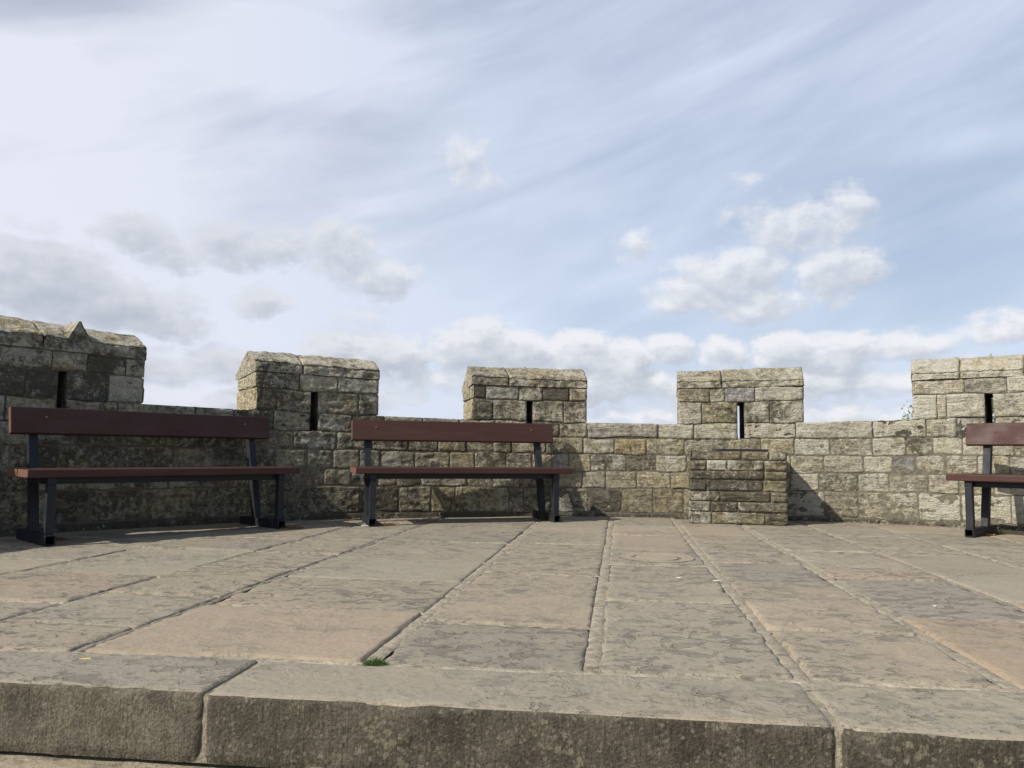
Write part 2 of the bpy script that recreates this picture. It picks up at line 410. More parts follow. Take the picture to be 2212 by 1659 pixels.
def make_paint_wood():
    m, t, b = new_mat('red_brown_painted_timber')
    oc = t.n('ShaderNodeTexCoord').outputs['Object']
    oi = t.n('ShaderNodeObjectInfo').outputs['Random']
    p = t.vm('ADD', oc, t.n('ShaderNodeCombineXYZ', ins={0: t.m('MULTIPLY', oi, 20.0), 1: oi}).outputs[0])
    gr = t.noise(t.scl(p, (2.2, 60, 60)), 1.0, 6, 0.6, 0.4)
    n = t.noise(p, 6, 5, 0.6)
    col = t.mix(gr, (0.038, 0.0155, 0.0120), (0.074, 0.031, 0.0245))
    col = t.mix(t.ramp(t.noise(t.scl(p, (1.6, 9, 9)), 1.0, 6, 0.65, 0.6), 0.48, 0.72, 0, 0.38), col, (0.092, 0.046, 0.036))
    chip = t.ramp(t.noise(t.scl(p, (9, 22, 22)), 1.0, 6, 0.7), 0.70, 0.735)
    col = t.mix(t.m('MULTIPLY', chip, 0.75), col, (0.20, 0.065, 0.04))
    crk = t.ramp(t.noise(t.scl(p, (3, 120, 120)), 1.0, 3, 0.5), 0.69, 0.73)
    col = t.mix(t.m('MULTIPLY', crk, 0.7), col, (0.014, 0.008, 0.007))
    t.put(b.inputs['Base Color'], col)
    t.put(b.inputs['Roughness'], t.ramp(n, 0.3, 0.7, 0.50, 0.72))
    b.inputs['Specular IOR Level'].default_value = 0.35
    bumped(t, b, t.m('SUBTRACT', t.m('ADD', gr, t.m('MULTIPLY', n, 0.4)), t.m('MULTIPLY', crk, 0.5)), 0.5, 0.004)
    return m
def make_end_grain():
    m, t, b = new_mat('bare_plank_end')
    oc = t.n('ShaderNodeTexCoord').outputs['Object']
    n = t.noise(oc, 60, 5, 0.6)
    t.put(b.inputs['Base Color'], t.mix(n, (0.10, 0.05, 0.032), (0.22, 0.125, 0.08)))
    b.inputs['Roughness'].default_value = 0.85
    bumped(t, b, n, 0.5, 0.003)
    return m
def make_steel():
    m, t, b = new_mat('black_painted_steel')
    oc = t.n('ShaderNodeTexCoord').outputs['Object']
    n = t.noise(oc, 14, 6, 0.65); n2 = t.noise(oc, 90, 4, 0.6)
    col = t.mix(n, (0.011, 0.0125, 0.016), (0.026, 0.030, 0.038))
    dust = t.ramp(t.noise(oc, 5, 5, 0.65), 0.52, 0.72, 0, 0.30)
    col = t.mix(dust, col, (0.060, 0.058, 0.054))
    rust = t.ramp(t.noise(t.vm('ADD', oc, (3, 3, 3)), 22, 6, 0.7), 0.68, 0.74)
    col = t.mix(t.m('MULTIPLY', rust, 0.6), col, (0.075, 0.034, 0.018))
    t.put(b.inputs['Base Color'], col)
    t.put(b.inputs['Roughness'], t.ramp(n, 0.3, 0.7, 0.48, 0.70))
    b.inputs['Specular IOR Level'].default_value = 0.30
    bumped(t, b, t.m('ADD', n, t.m('MULTIPLY', n2, 0.5)), 0.25, 0.003)
    return m
def make_plain(name, c0, c1, scale=20, rough=0.8, spec=0.3):
    m, t, b = new_mat(name)
    oc = t.n('ShaderNodeTexCoord').outputs['Object']
    n = t.noise(oc, scale, 5, 0.65)
    t.put(b.inputs['Base Color'], t.mix(t.ramp(n, 0.3, 0.7), c0, c1))
    b.inputs['Roughness'].default_value = rough
    b.inputs['Specular IOR Level'].default_value = spec
    bumped(t, b, n, 0.4, 0.004)
    return m
def make_leaf(name, c0, c1):
    m, t, b = new_mat(name)
    oc = t.n('ShaderNodeTexCoord').outputs['Object']
    n = t.noise(oc, 3, 4, 0.6)
    ri = t.n('ShaderNodeNewGeometry').outputs['Random Per Island']
    t.put(b.inputs['Base Color'], t.mix(t.m('ADD', t.m('MULTIPLY', n, 0.5), t.m('MULTIPLY', ri, 0.5)), c0, c1))
    b.inputs['Roughness'].default_value = 0.6
    tr = t.n('ShaderNodeBsdfTranslucent', ins={'Color': (*[min(1, c * 1.6) for c in c1], 1)})
    mx = t.n('ShaderNodeMixShader', ins={0: 0.3, 1: b.outputs[0], 2: tr.outputs[0]})
    out = [x for x in t.t.nodes if x.type == 'OUTPUT_MATERIAL'][0]
    t.t.links.new(mx.outputs[0], out.inputs[0])
    return m

M_WALL = make_wall_stone(); M_PAVE = make_paving(); M_MORT = make_mortar(); M_KERB = make_kerb_face()
M_WOOD = make_paint_wood(); M_END = make_end_grain(); M_STEEL = make_steel()
M_PLAQ = make_plain('dark_bronze_plate', (0.012, 0.014, 0.020), (0.030, 0.032, 0.042), 25, 0.35, 0.5)
M_BOLT = make_plain('rusty_bolt', (0.10, 0.04, 0.02), (0.20, 0.09, 0.05), 80, 0.7)
M_GRASS = make_leaf('grass_blades', (0.045, 0.085, 0.022), (0.125, 0.19, 0.055))
M_DRY = make_leaf('dry_weed_stems', (0.13, 0.06, 0.025), (0.24, 0.14, 0.06))
M_LEAF = make_leaf('ash_leaves', (0.10, 0.14, 0.06), (0.23, 0.28, 0.13))  # leaf greens raised to paint in the pale haze of distance
M_BARK = make_plain('bark', (0.06, 0.05, 0.04), (0.14, 0.12, 0.09), 12, 0.9)
M_WHITE = make_plain('white_paper', (0.50, 0.48, 0.43), (0.68, 0.66, 0.61), 60, 0.8)
M_ORANGE = make_plain('orange_filter', (0.42, 0.17, 0.07), (0.55, 0.26, 0.12), 60, 0.8)
M_YLEAF = make_plain('yellow_leaf', (0.48, 0.36, 0.10), (0.62, 0.50, 0.20), 60, 0.7)
M_FIELD = make_plain('grass_field', (0.05, 0.075, 0.025), (0.09, 0.115, 0.04), 0.5, 0.9)

# ------------------------------------------------------------------ curved wall frame
CX, CY, R0, TH = 0.95, 1.70, 5.55, 0.60
def wp(th, rho, z):
    th = np.radians(th)
    th, rho, z = np.broadcast_arrays(th, rho, z)
    return np.stack([CX + rho * np.sin(th), CY + rho * np.cos(th), z], -1)
LV_T = [-75, -48, -28, -5, 6, 18, 30, 60]
LV = np.array([
 [-.06, -.06, -.06, -.06, -.06, -.06, -.06, -.06],
 [.060, .060, .056, .038, .034, .036, .042, .045],
 [.290, .290, .284, .262, .262, .268, .276, .280],
 [.445, .445, .438, .420, .420, .428, .438, .445],
 [.610, .610, .600, .580, .573, .582, .596, .600],
 [.765, .765, .751, .729, .727, .738, .754, .760],
 [.932, .932, .908, .872, .866, .884, .912, .920],
 [1.135, 1.135, 1.093, 1.072, 1.066, 1.086, 1.116, 1.12],
 [1.270, 1.270, 1.228, 1.198, 1.200, 1.216, 1.244, 1.25]])
def lev(i):
    return lambda th: np.interp(th, LV_T, LV[i])
RID = lambda th: np.interp(th, [-75, -54, -51, -42, -33, -22.5, -13.5, -2.4, 6.8, 18, 27.3, 39], [1.53, 1.525, 1.517, 1.480, 1.448, 1.430, 1.418, 1.414, 1.403, 1.434, 1.458, 1.472])
GR = lambda th: float(np.interp(th, [-60, -40, -27, -15, 0, 12, 30], [.36, .35, .32, .30, .26, .22, .18]))
LI = lambda th: float(np.interp(th, [-60, -40, -27, -15, 0, 12, 22, 36], [.58, .58, .52, .48, .46, .55, .76, .82]))
PAL = [(.29, .265, .20), (.33, .30, .225), (.265, .25, .205), (.36, .315, .21), (.30, .29, .25), (.32, .285, .195), (.275, .265, .20)]
def rnd_tint():
    c = np.array(PAL[RNG.integers(len(PAL))]) * RNG.uniform(0.82, 1.0)
    return (c * .55 + np.array((.275, .25, .19)) * .45) * np.array((1.25, 1.215, 1.125))

def samples(L, res, fine=True):
    n = max(2, int(round((L - 0.04) / res)))
    if L < 0.07:
        return np.array([0, .004, .010, .5 * L, L - .010, L - .004, L]) if L > .025 else np.linspace(0, L, 5)
    mid = np.linspace(.02, L - .02, n + 1)
    return np.concatenate([[0, .004, .010], mid, [L - .010, L - .004, L]])

def patch(acc, mp, a0, a1, b0, b1, tint, wear, seed, res=.013, recess=.009, rnd=.005, rough=.0055, off=0.0,
          corner=(0, 0, 0, 0), irr=.006, bedk=(7, 7, 26), flip=False, mi=0, ledge=0.0):
    """one dressed stone face: a along the face in metres, b0/b1 functions of a for its lower and upper joint"""
    sa = samples(a1 - a0, res) + a0
    hm = float(np.mean(b1(sa) - b0(sa)))
    sb = samples(hm, res) / hm
    A, T = np.meshgrid(sa, sb)
    B0, B1 = b0(A), b1(A)
    B = B0 + (B1 - B0) * T
    P0 = mp(A, B, 0 * A)
    big = 9.0
    d_l = A - a0 + (big if corner[0] else 0); d_r = a1 - A + (big if corner[1] else 0)
    d_b = B - B0 + (big if corner[2] else 0); d_t = B1 - B + (big if corner[3] else 0)
    nz = fbm(P0 * 22 + seed * 3.7, 3, seed)
    e0 = np.minimum(np.minimum(d_l, d_r), np.minimum(d_b, d_t))
    # rounded block corners
    ex = np.minimum(d_l, d_r); ey = np.minimum(d_b, d_t); rc = .012 + .012 * float(_hash(np.array(seed), np.array(3), np.array(1), 2))
    cx_ = np.clip(rc - ex, 0, rc); cy_ = np.clip(rc - ey, 0, rc)
    e0 = np.minimum(e0, rc - np.sqrt(cx_ ** 2 + cy_ ** 2))
    e = np.clip(e0 + irr * nz * 2.0 - irr * .3, 0, None)
    e = np.where(e0 <= 1e-6, 0, e)
    d = off - recess * np.clip(1 - e / rnd, 0, 1) ** 2
    ec = np.full_like(A, 9.0)
    for c, dd in zip(corner, (A - a0, a1 - A, B - B0, B1 - B)):
        if c: ec = np.minimum(ec, dd)
    ecn = np.clip(ec + .010 * nz, 0, None)
    d = d - .012 * np.clip(1 - ecn / .016, 0, 1) ** 2
    q = P0 * np.array(bedk) + seed * 1.7
    tx = fbm(q, 4, seed + 5) * 1.3 + fbm(P0 * 34 + seed, 3, seed + 9) * .7
    if ledge:
        # pitched rock face: broken ledges
        lz = fbm(P0 * np.array((5, 5, 15)) + seed * 2.1, 3, seed + 31)
        tx = tx * .6 + ledge * (np.floor(lz * 9) / 9 + .25 * (lz * 9 - np.floor(lz * 9)) / 9) * 6
    d = d + rough * 2 * tx * np.clip(e / .02, .15, 1)
    X = mp(A, B, d)
    acc.grid(X, tint, wear, mi, flip)

def front_map(a, b, d):
    return wp(np.degrees(a / R0), R0 - d, b)
def wob(x, c):
    return .004 * np.sin(x * 6.1 + c * 2.3) + .003 * np.sin(x * 15.7 + c * 5.1)
def f_of(level):
    return lambda a: level(np.degrees(a / R0))
def cbox(acc, t0, t1, r0, r1, z0, z1, tint, wear, mi=0, res=.03, rough=.004, sp0=0.0, sp1=0.0):
    """curved solid between two angles, two radii and two levels"""
    L = R0 * math.radians(t1 - t0)
    nt = max(2, int(L / res)); 
    th = np.linspace(0, 1, nt + 1); rr = np.linspace(0, 1, 9)
    def ang(s, r):
        k = (r - r0) / (r1 - r0)
        return (t0 - sp0 * k) * (1 - s) + (t1 + sp1 * k) * s
    hm = float(np.mean(z1(np.array([t0, t1])) - z0(np.array([t0, t1])))); nz_ = max(2, int(hm / res))
    zz = np.linspace(0, 1, nz_ + 1)
    def pt(S, Rr, Z):
        A = ang(S, Rr); zb, zt = z0(A), z1(A)
        p = wp(A, Rr, zb + (zt - zb) * Z)
        inside = ((S > 0) & (S < 1)).astype(float) if rough else 0
        return p + (fbm(p * 19, 3, 77)[..., None] * rough * 2)
    S, Z = np.meshgrid(th, zz)
    acc.grid(pt(S, 0 * S + r0, Z), tint, wear, mi)
    acc.grid(pt(S, 0 * S + r1, Z), tint, wear, mi, True)
    S, Rr = np.meshgrid(th, r0 + (r1 - r0) * rr)
    acc.grid(pt(S, Rr, 0 * S + 1), tint, wear, mi)
    acc.grid(pt(S, Rr, 0 * S), tint, wear, mi, True)
    Rr, Z = np.meshgrid(r0 + (r1 - r0) * rr, zz)
    acc.grid(pt(0 * Z, Rr, Z), tint, wear, mi, True)
    acc.grid(pt(0 * Z + 1, Rr, Z), tint, wear, mi)

# joints of each course (degrees round the bastion), read off the real wall
JN = {
 1: [-74, -69, -64.5, -60, -55.5, -51.5, -48.03, -45.68, -42.17, -37.93, -32.27, -28.65, -24.08, -20.5, -17.51, -15.18, -10.06, -8.58, -6.03, -2.29, 0.9, 3.89, 6.79, 9.6, 12.8, 16.19, 19.49, 22.33, 27.13, 30.41, 34.05, 37.2, 41, 45, 49, 53, 58],
 2: [-74, -70, -66, -62, -57, -53, -49.26, -46.64, -43.53, -40.11, -36.5, -33.4, -30.12, -27.34, -24.96, -22.47, -20.79, -18.48, -14.1, -11.62, -9.02, -5.33, -2.95, -0.69, 2.32, 5.6, 9.0, 12.6, 16.55, 19.01, 22.39, 24.89, 27.99, 30.32, 32.88, 36, 40, 44, 48, 53, 58],
 3: [-74, -71, -67, -63, -58.5, -54, -51, -47.93, -45.89, -43.76, -42.02, -39.86, -36.73, -34.37, -31.57, -28.94, -26.64, -24.24, -22.34, -19.12, -15.77, -13.42, -10.34, -7.84, -5.87, -4.32, -2.12, 1.38, 4.2, 7.06, 10.2, 13.4, 16.59, 19.48, 22.86, 25.23, 27.02, 29.39, 31.78, 34.08, 37, 40.5, 44, 48, 53, 58],
 4: [-74, -70.4, -66, -61, -57, -53.4, -49.8, -46.87, -44.09, -40.49, -37.64, -34.5, -31.46, -30.18, -26.34, -23.15, -19.77, -16.9, -14.21, -11.6, -9.82, -6.48, -2.89, 0.2, 3.25, 6.9, 10.69, 13.99, 16.95, 20.05, 23.62, 26.33, 28.44, 30.71, 34.45, 38, 41.2, 45, 49, 53, 58],
 5: [-74, -70, -68.3, -65, -60.5, -56, -51.52, -47.95, -44.11, -38.27, -35.2, -31.9, -28.4, -24.98, -22.0, -18.4, -14.9, -11.5, -8.08, -5.2, -2.48, 4.44, 7.79, 12.2, 17.14, 23.67, 27.98, 30.32, 32.78, 36.2, 40, 44, 48, 53, 58]}
SLIT = {-47.95: .31, -28.4: .33, -8.08: .30, 12.22: .32, 32.8: .31}
WAY = {  # stones that stand out
 (4, 0.2): ((.47, .39, .235), .25, .0), (4, 17.0): ((.52, .49, .40), 1.0, .0), (4, 16.95): ((.52, .49, .40), 1.0, .0), (5, 7.79): ((.50, .46, .34), .85, .0), (3, 25.23): ((.34, .335, .32), .15, .0),
 (1, 27.13): ((.55, .51, .40), 1.0, .0), (1, 30.41): ((.60, .55, .42), .95, .0), (1, 34.05): ((.52, .47, .36), .9, .0), (3, 16.59): ((.46, .42, .30), .75, .0), (3, 19.48): ((.44, .40, .31), .7, .0),
 (3, -5.87): ((.46, .43, .36), .55, .0), (5, 17.14): ((.44, .41, .32), 1.0, .05), (1, 3.89): ((.33, .29, .20), .25, .05), (1, 0.9): ((.33, .295, .205), .2, .05),
 (1, 19.49): ((.34, .31, .23), .25, .1), (4, 6.9): ((.40, .37, .28), .6, .05), (4, 13.99): ((.48, .42, .28), .7, .0), (1, 22.33): ((.42, .38, .28), .7, .0), (2, 24.89): ((.40, .37, .28), .65, .0), (2, 27.99): ((.46, .42, .32), .9, .0),
}
wall = empty('parapet_wall', (CX, CY, 0))
tag(wall, 'curved grey limestone parapet wall with merlons and arrow slits behind the benches', 'wall')
MORTC = (.165, .148, .112)
body = Acc()
seed = 100
def in_crenel(t):   # is the top course open to the sky here
    return not any(a - .05 <= t <= b + .05 for a, b in MER)
MER = [(-74.0, -62.6), (-53.9, -42.3), (-33.52, -22.62), (-13.72, -2.5), (6.36, 17.87), (27.02, 38.6)]
END_L, END_R = -78, 60
# footing
fj = list(np.arange(END_L, END_R, 5.1)) + [END_R]
for a, b in zip(fj[:-1], fj[1:]):
    seed += 1
    patch(body, front_map, R0 * rad(a) + .003, R0 * rad(b) - .003, f_of(lev(0)), lambda x: f_of(lev(1))(x) - .004, rnd_tint() * .8, (LI(a) * .6, min(1, GR(a) + .25), RNG.random()), seed, off=.012 + RNG.uniform(0, .02), rough=.008)
SLAB = (-2.48, 4.44)
for c in range(1, 6):
    js = [END_L] + JN[c] + [END_R]
    for a, b in zip(js[:-1], js[1:]):
        if c == 5 and abs(a - SLAB[0]) < .1 : continue
        seed += 1
        ga = gb = .0026
        cl = cr_ = 0
        if c == 5:
            for s, hw in SLIT.items():
                if abs(a - s) < .15: ga = R0 * rad(hw); cl = 1
                if abs(b - s) < .15: gb = R0 * rad(hw); cr_ = 1
        tint = rnd_tint(); wr = (max(0, LI(a) + RNG.normal(0, .16)), max(0, GR(a) + RNG.normal(0, .14)), RNG.random())
        if c <= 1: wr = (wr[0], wr[1] + .10, wr[2])
        for (cc, aa), (tt, l_, g_) in WAY.items():
            if cc == c and abs(aa - a) < .12: tint = np.array(tt) * 0.80; wr = (l_ * .8, g_ + .06, RNG.random())
        off = max(-.002, RNG.normal(.001, .003))
        up = .004
        # stones of the top course sit under a merlon or form the crenel's rim
        ct = 1 if (c == 5 and in_crenel((a + b) / 2)) else 0
        patch(body, front_map, R0 * rad(a) + ga, R0 * rad(b) - gb, lambda x, c=c: f_of(lev(c))(x) + .0026 + wob(x, c), lambda x, c=c, ct=ct: f_of(lev(c + 1))(x) - (.0026 if not ct else 0.0) + (wob(x, c + 1) if not ct else 0),
              tint, wr, seed, off=off, rough=RNG.uniform(.004, .009), corner=(cl, cr_, 0, ct))
# mortar core
mw = (.15, .5, .3)
cbox(body, END_L, END_R, R0 + .0035, R0 + TH, lev(0), lev(5), MORTC, mw, 1, .02)
cuts = [END_L]
for s, hw in SLIT.items(): cuts += [s - hw, s + hw]
cuts.append(END_R)
low5 = lambda th: lev(5)(th) - .02
top5 = lambda th: lev(6)(th) - .005 + .006 * np.sin(th * 7.0) * np.cos(th * 2.3)
for a, b in zip(cuts[0::2], cuts[1::2]):
    cbox(body, a, b, R0 + .0035, R0 + TH, low5, top5, (.19, .17, .135), (.3, .5, .4), 0, .02, .005, .05 if a > END_L else 0, (.42 if b > 30 else .05) if b < END_R else 0)
body.build('wall_body', [M_WALL, M_MORT], wall)
# pale replacement slab in the crenel
sl = Acc()
patch(sl, front_map, R0 * rad(SLAB[0]) + .012, R0 * rad(SLAB[1]) - .012, lambda x: f_of(lev(5))(x) + .012 + .01 * np.sin(x * 9), lambda x: f_of(lev(6))(x) + .002, (.37, .335, .28), (.02, -.25, .3), 900, off=.006, rough=.0025, corner=(0, 0, 0, 1), irr=.003)
cbox(sl, SLAB[0] + .12, SLAB[1] - .12, R0 + .002, R0 + TH - .05, lambda t: lev(5)(t) + .02, lambda t: lev(6)(t) + .001, (.37, .335, .28), (.02, -.25, .3), 0, .03, .001)
so = sl.build('crenel_slab', M_WALL, wall)
so['label'] = 'smooth pale replacement slab between two merlons'

# merlons
MJ = [([-69.5, -68.3, -66], [-70, -66.5], [-69]), ([-50.42, -47.95, -44.82], [-48.74, -46.39, -43.68], [-49.37]), ([-31.69, -28.4, -24.44], [-29.78, -26.38], [-29.49]),
      ([-11.7, -8.08, -4.76], [-12.38, -9.15, -6.81, -4.22], [-10.12]), ([8.56, 12.22, 14.83], [9.33, 10.76, 13.53], [10.5]), ([28.89, 29.62, 32.8, 35.6], [31.06, 34.15, 36.8], [30.73, 35.4])]
GAB = [0, (-47.05, .085, 1.0), (-28.0, .09, .6), (-8.15, .065, .9), (12.4, .05, 1.0), (33.0, .06, 1.0)]
MW = {(1, 2, -48.74): ((.44, .39, .29), .3, .15), (4, 2, 10.76): ((.34, .33, .31), .1, .0), (5, 1, 27.02): ((.50, .47, .38), 1.0, 0.), (5, 1, 28.89): ((.52, .47, .35), .5, 0.), (5, 2, 31.06): ((.37, .35, .29), .35, 0.), (3, 2, -12.38): ((.36, .36, .30), .3, .1),
      (1, 1, -50.42): ((.33, .31, .25), .3, .45), (1, 1, -47.95): ((.31, .29, .24), .3, .45)}
SPL = [0, .2, .0, -.2, -.5, -.15]
MLAB = ['', 'dark shaded merlon with a crisp little gable above its slit', 'merlon with a sunlit left end and a worn gable', 'merlon rising behind the middle bench', 'merlon behind the stone plinth, sky showing through its slit', 'pale lichen covered merlon behind the right bench']
for k, (t0, t1) in enumerate(MER):
    ac = Acc()
    sj, s2, cj = MJ[k]
    slit = min(SLIT, key=lambda s: abs(s - (t0 + t1) / 2)); hw = SLIT[slit]
    has = abs(slit - (t0 + t1) / 2) < 4
    gm = (t0 + t1) / 2
    for c, jl in ((6, sj), (7, s2)):
        js = [t0] + jl + [t1]
        for n_, (a, b) in enumerate(zip(js[:-1], js[1:])):
            seed += 1
            ga = gb = .0026; cl = cr_ = 0
            if n_ == 0: ga = 0; cl = 1
            if n_ == len(js) - 2: gb = 0; cr_ = 1
            if c == 6 and has:
                if abs(a - slit) < .15: ga = R0 * rad(hw); cl = 1
                if abs(b - slit) < .15: gb = R0 * rad(hw); cr_ = 1
            tint = rnd_tint(); wr = (max(0, LI(a) + RNG.normal(.04, .14)), max(0, GR(a) + RNG.normal(.06, .16)), RNG.random())
            for (kk, cc, aa), (tt, l_, g_) in MW.items():
                if kk == k and cc == c - 5 and abs(aa - a) < .1: tint = np.array(tt) * .9; wr = (l_, g_, RNG.random())
            patch(ac, front_map, R0 * rad(a) + ga, R0 * rad(b) - gb, lambda x, c=c: f_of(lev(c))(x) + .0026 + wob(x, c), lambda x, c=c: f_of(lev(c + 1))(x) - .0026 + wob(x, c + 1), tint, wr, seed, off=max(-.003, RNG.normal(.002, .005)), rough=RNG.uniform(.006, .011), corner=(cl, cr_, 0, 0))
        # the two ends
        for side in (0, 1):
            te = t1 if side else t0
            sp = 0.0 if side else SPL[k]
            def emap(a, b, d, te=te, sp=sp, side=side):
                th = te - sp * (a / TH) * (1 if not side else 0)
                th = th + np.degrees(d / R0) * (1 if side else -1)
                return wp(th, R0 + a, b)
            je = [0, RNG.uniform(.17, .22) if c == 7 else RNG.uniform(.28, .36), TH]
            for n_, (a, b) in enumerate(zip(je[:-1], je[1:])):
                seed += 1
                gz = lambda x, c=c, te=te: 0 * x + float(lev(c)(te)) + .005
                gt = lambda x, c=c, te=te: 0 * x + float(lev(c + 1)(te)) - .005
                tint = np.array((.46, .40, .26)) if (side == 0 and c == 6) else np.array((.42, .38, .28))
                patch(ac, emap, a + (.005 if n_ else 0), b - (0 if n_ else .005), gz, gt, tint * RNG.uniform(.85, 1.05), (.35, .05, RNG.random()), seed, off=RNG.normal(0, .003), rough=.007, corner=(n_ == 0, n_ == 1, 0, 0), flip=(side == 0))
    # core
    sp = SPL[k]
    lo = lambda th: lev(6)(th) - .01
    mz = lambda th: lev(7)(th) + .0
    hi = lambda th: lev(8)(th) + .03
    if has:
        cbox(ac, t0 + .13, slit - hw, R0 + .012, R0 + TH, lo, mz, MORTC, mw, 1, .02, .003, sp, .42 if k == 5 else .05)
        cbox(ac, slit + hw, t1 - .13, R0 + .012, R0 + TH, lo, mz, MORTC, mw, 1, .02, .003, .05, 0)
        cbox(ac, t0 + .13, t1 - .13, R0 + .012, R0 + TH, lambda th: lev(7)(th) - .004, hi, MORTC, mw, 1, .02, .003, sp, 0)
    else:
        cbox(ac, t0 + .13, t1 - .13, R0 + .012, R0 + TH, lo, hi, MORTC, mw, 1, .02, .003, sp, 0)
    if k == 0:
        me_o = ac.build('merlon', [M_WALL, M_MORT], wall)
    else:
        me_o = ac.build('merlon', [M_WALL, M_MORT], wall); me_o['label'] = MLAB[k]
    # coping
    cp = Acc()
    js = [t0 - .06] + cj + [t1 + .06]
    for n_, (a, b) in enumerate(zip(js[:-1], js[1:])):
        seed += 1
        first, last = n_ == 0, n_ == len(js) - 2
        L = R0 * rad(b - a)
        sa = samples(L, .014)
        q1 = np.concatenate([np.full(9, -.006), np.linspace(-.006, .28, 26), np.linspace(.295, .645, 22), np.full(3, .645), [.60]])
        # height fraction along the profile
        S = a + np.degrees(sa / R0)
        SS, I = np.meshgrid(S, np.arange(len(q1)))
        Q = q1[I]
        zc = lev(8)(SS) + .004; zr = RID(SS); zf = zc + np.interp(SS, [-75, -42, -33, -13, 6, 39], [.095, .085, .085, .075, .060, .055])
        main = np.where(Q < .28, zf + (zr - zf) * np.clip((Q + .015) / .295, 0, 1) ** .92, zr - (zr - zc - .02) * np.clip((Q - .28) / .365, 0, 1))
        if k and GAB[k]:
            gt_, gw, gh = GAB[k]
            apex = RID(gt_) + (.014 if k == 1 else .022)
            dist = np.abs(SS - gt_) * rad(1) * R0
            gz_ = apex - dist * ((apex - (lev(8)(gt_) + .08)) / gw)
            gz_ = np.where(gz_ > lev(8)(gt_) + .05, gz_, -9)
            # a worn gable has lost its front edge
            back = np.clip((Q + .015) / (.30 if k > 1 else .09), 0, 1) if k > 1 else 1.0
            gz_ = gz_ - ((1 - back) * (.16 if k > 2 else .24)) if k > 1 else gz_
            gz_ = np.where(Q > .33, -9, gz_)
            top = np.maximum(main, gz_ * gh + (1 - gh) * main)
        else:
            top = main
        fr = np.clip(I / 8.0, 0, 1)                   # the upright front
        frontz = top[8:9, :]
        Z = np.where(I <= 8, zc + (np.broadcast_to(frontz, top.shape) - zc) * fr, top)
        Z = np.where(I >= len(q1) - 4, np.interp(I - (len(q1) - 4), [0, 1, 2, 3], [.02, .0, -.025, -.03]) + zc, Z)
        e = np.minimum(SS - a, b - SS) * rad(1) * R0
        P0 = wp(SS, R0 + Q, Z)
        n1 = fbm(P0 * np.array((9, 9, 16)) + seed, 4, seed); n2_ = fbm(P0 * 30 + seed, 3, seed + 4)
        dd = .032 * n1 + .018 * n2_
        ends = np.clip(1 - np.clip(e + .006 * n2_, 0, None) / .014, 0, 1) ** 2
        endl = (SS - a < (b - a) / 2)
        joint = np.where(endl, 0 if first else 1, 0 if last else 1)
        dd = dd - ends * np.where(joint > 0, .030, .010)
        # wear the ridge and the front arris
        dd = dd - .010 * np.exp(-((Q - .28) / .03) ** 2) - .008 * np.exp(-((I - 8.0) / 1.6) ** 2) - (.015 * (n1 + .2) * (k > 1)) * np.exp(-((I - 8.0) / 3.0) ** 2)
        slope = np.where(I <= 8, 0.0, 1.0)
        X = wp(SS - SPL[k] * np.clip(Q, 0, TH) / TH * np.clip(1 - (SS - t0) / (t1 - t0), 0, 1), R0 + Q - dd * np.where(I <= 8, 1, .45) * np.where(Q < .28, 1, -1), Z + dd * np.where(I <= 8, .25, .9))
        tint = rnd_tint() * 1.08
        wr = np.zeros(X.shape); wr[..., 0] = max(0, LI(a) + .12); wr[..., 1] = GR(a) * np.where(I <= 12, 1.0, .62); wr[..., 2] = RNG.random()
        cp.grid(X, tint, wr)
        # close the two ends of the stone
        for side in (0, 1):
            if (side == 0 and not first) or (side == 1 and not last): continue
            col_ = 0 if side == 0 else -1
            edge = X[:, col_]
            base_z = edge[:, 2].min()
            base = edge.copy(); base[:, 2] = base_z
            base[:9, 2] = edge[0, 2]; 
            base[9:, 2] = np.interp(q1[9:], [-.015, .60], [edge[0, 2], edge[-1, 2]])
            ts = np.linspace(0, 1, 14)[:, None, None]
            G = base[None] * (1 - ts) + edge[None] * ts
            nn = fbm(G * np.array((12, 12, 24)), 3, seed + 70)
            tg = Vector((math.cos(rad(a)), -math.sin(rad(a)), 0)) * (1 if side else -1)
            w_ = (np.clip(np.minimum(ts[..., 0], 1 - ts[..., 0]) * 6, 0, 1) * np.ones(G.shape[:2]))
            G = G + (nn * .018 * w_)[..., None] * np.array(tg)
            cp.grid(G, (.40, .36, .27), (LI(a) + .1, .15, .5), 0, flip=(side == 0))
    co = cp.build('coping', M_WALL, me_o)

# ------------------------------------------------------------------ paving
ROT = rad(8.0)
cr8, sr8 = math.cos(ROT), math.sin(ROT)
def pv_xyz(u, w, z):
    u, w, z = np.broadcast_arrays(u, w, z)
    return np.stack([u * cr8 + w * sr8, -u * sr8 + w * cr8, z], -1)
UR = [-6.4, -5.8, -5.1, -4.55, -4.0, -3.4, -2.84, -2.1, -1.58, -.696, -.078, .475, .995, 1.55, 2.10, 2.72, 3.25, 3.8, 4.4, 5.0, 5.6, 6.2]
XJ = {-1.58: [2.82, 3.48, 4.12, 5.0, 5.75], -.696: [2.68, 3.80, 5.05, 6.07], -.078: [3.19, 3.63, 4.24, 4.86, 5.73, 6.4], .475: [2.76, 3.25, 3.73, 4.40, 5.0, 5.82], .995: [3.06, 3.97, 4.36, 5.05, 5.75],
      1.55: [2.7, 3.45, 4.19, 4.92, 5.3], -2.1: [2.42, 2.96, 3.66, 4.28, 5.0, 5.6], -2.84: [2.75, 3.38, 4.3, 4.95]}
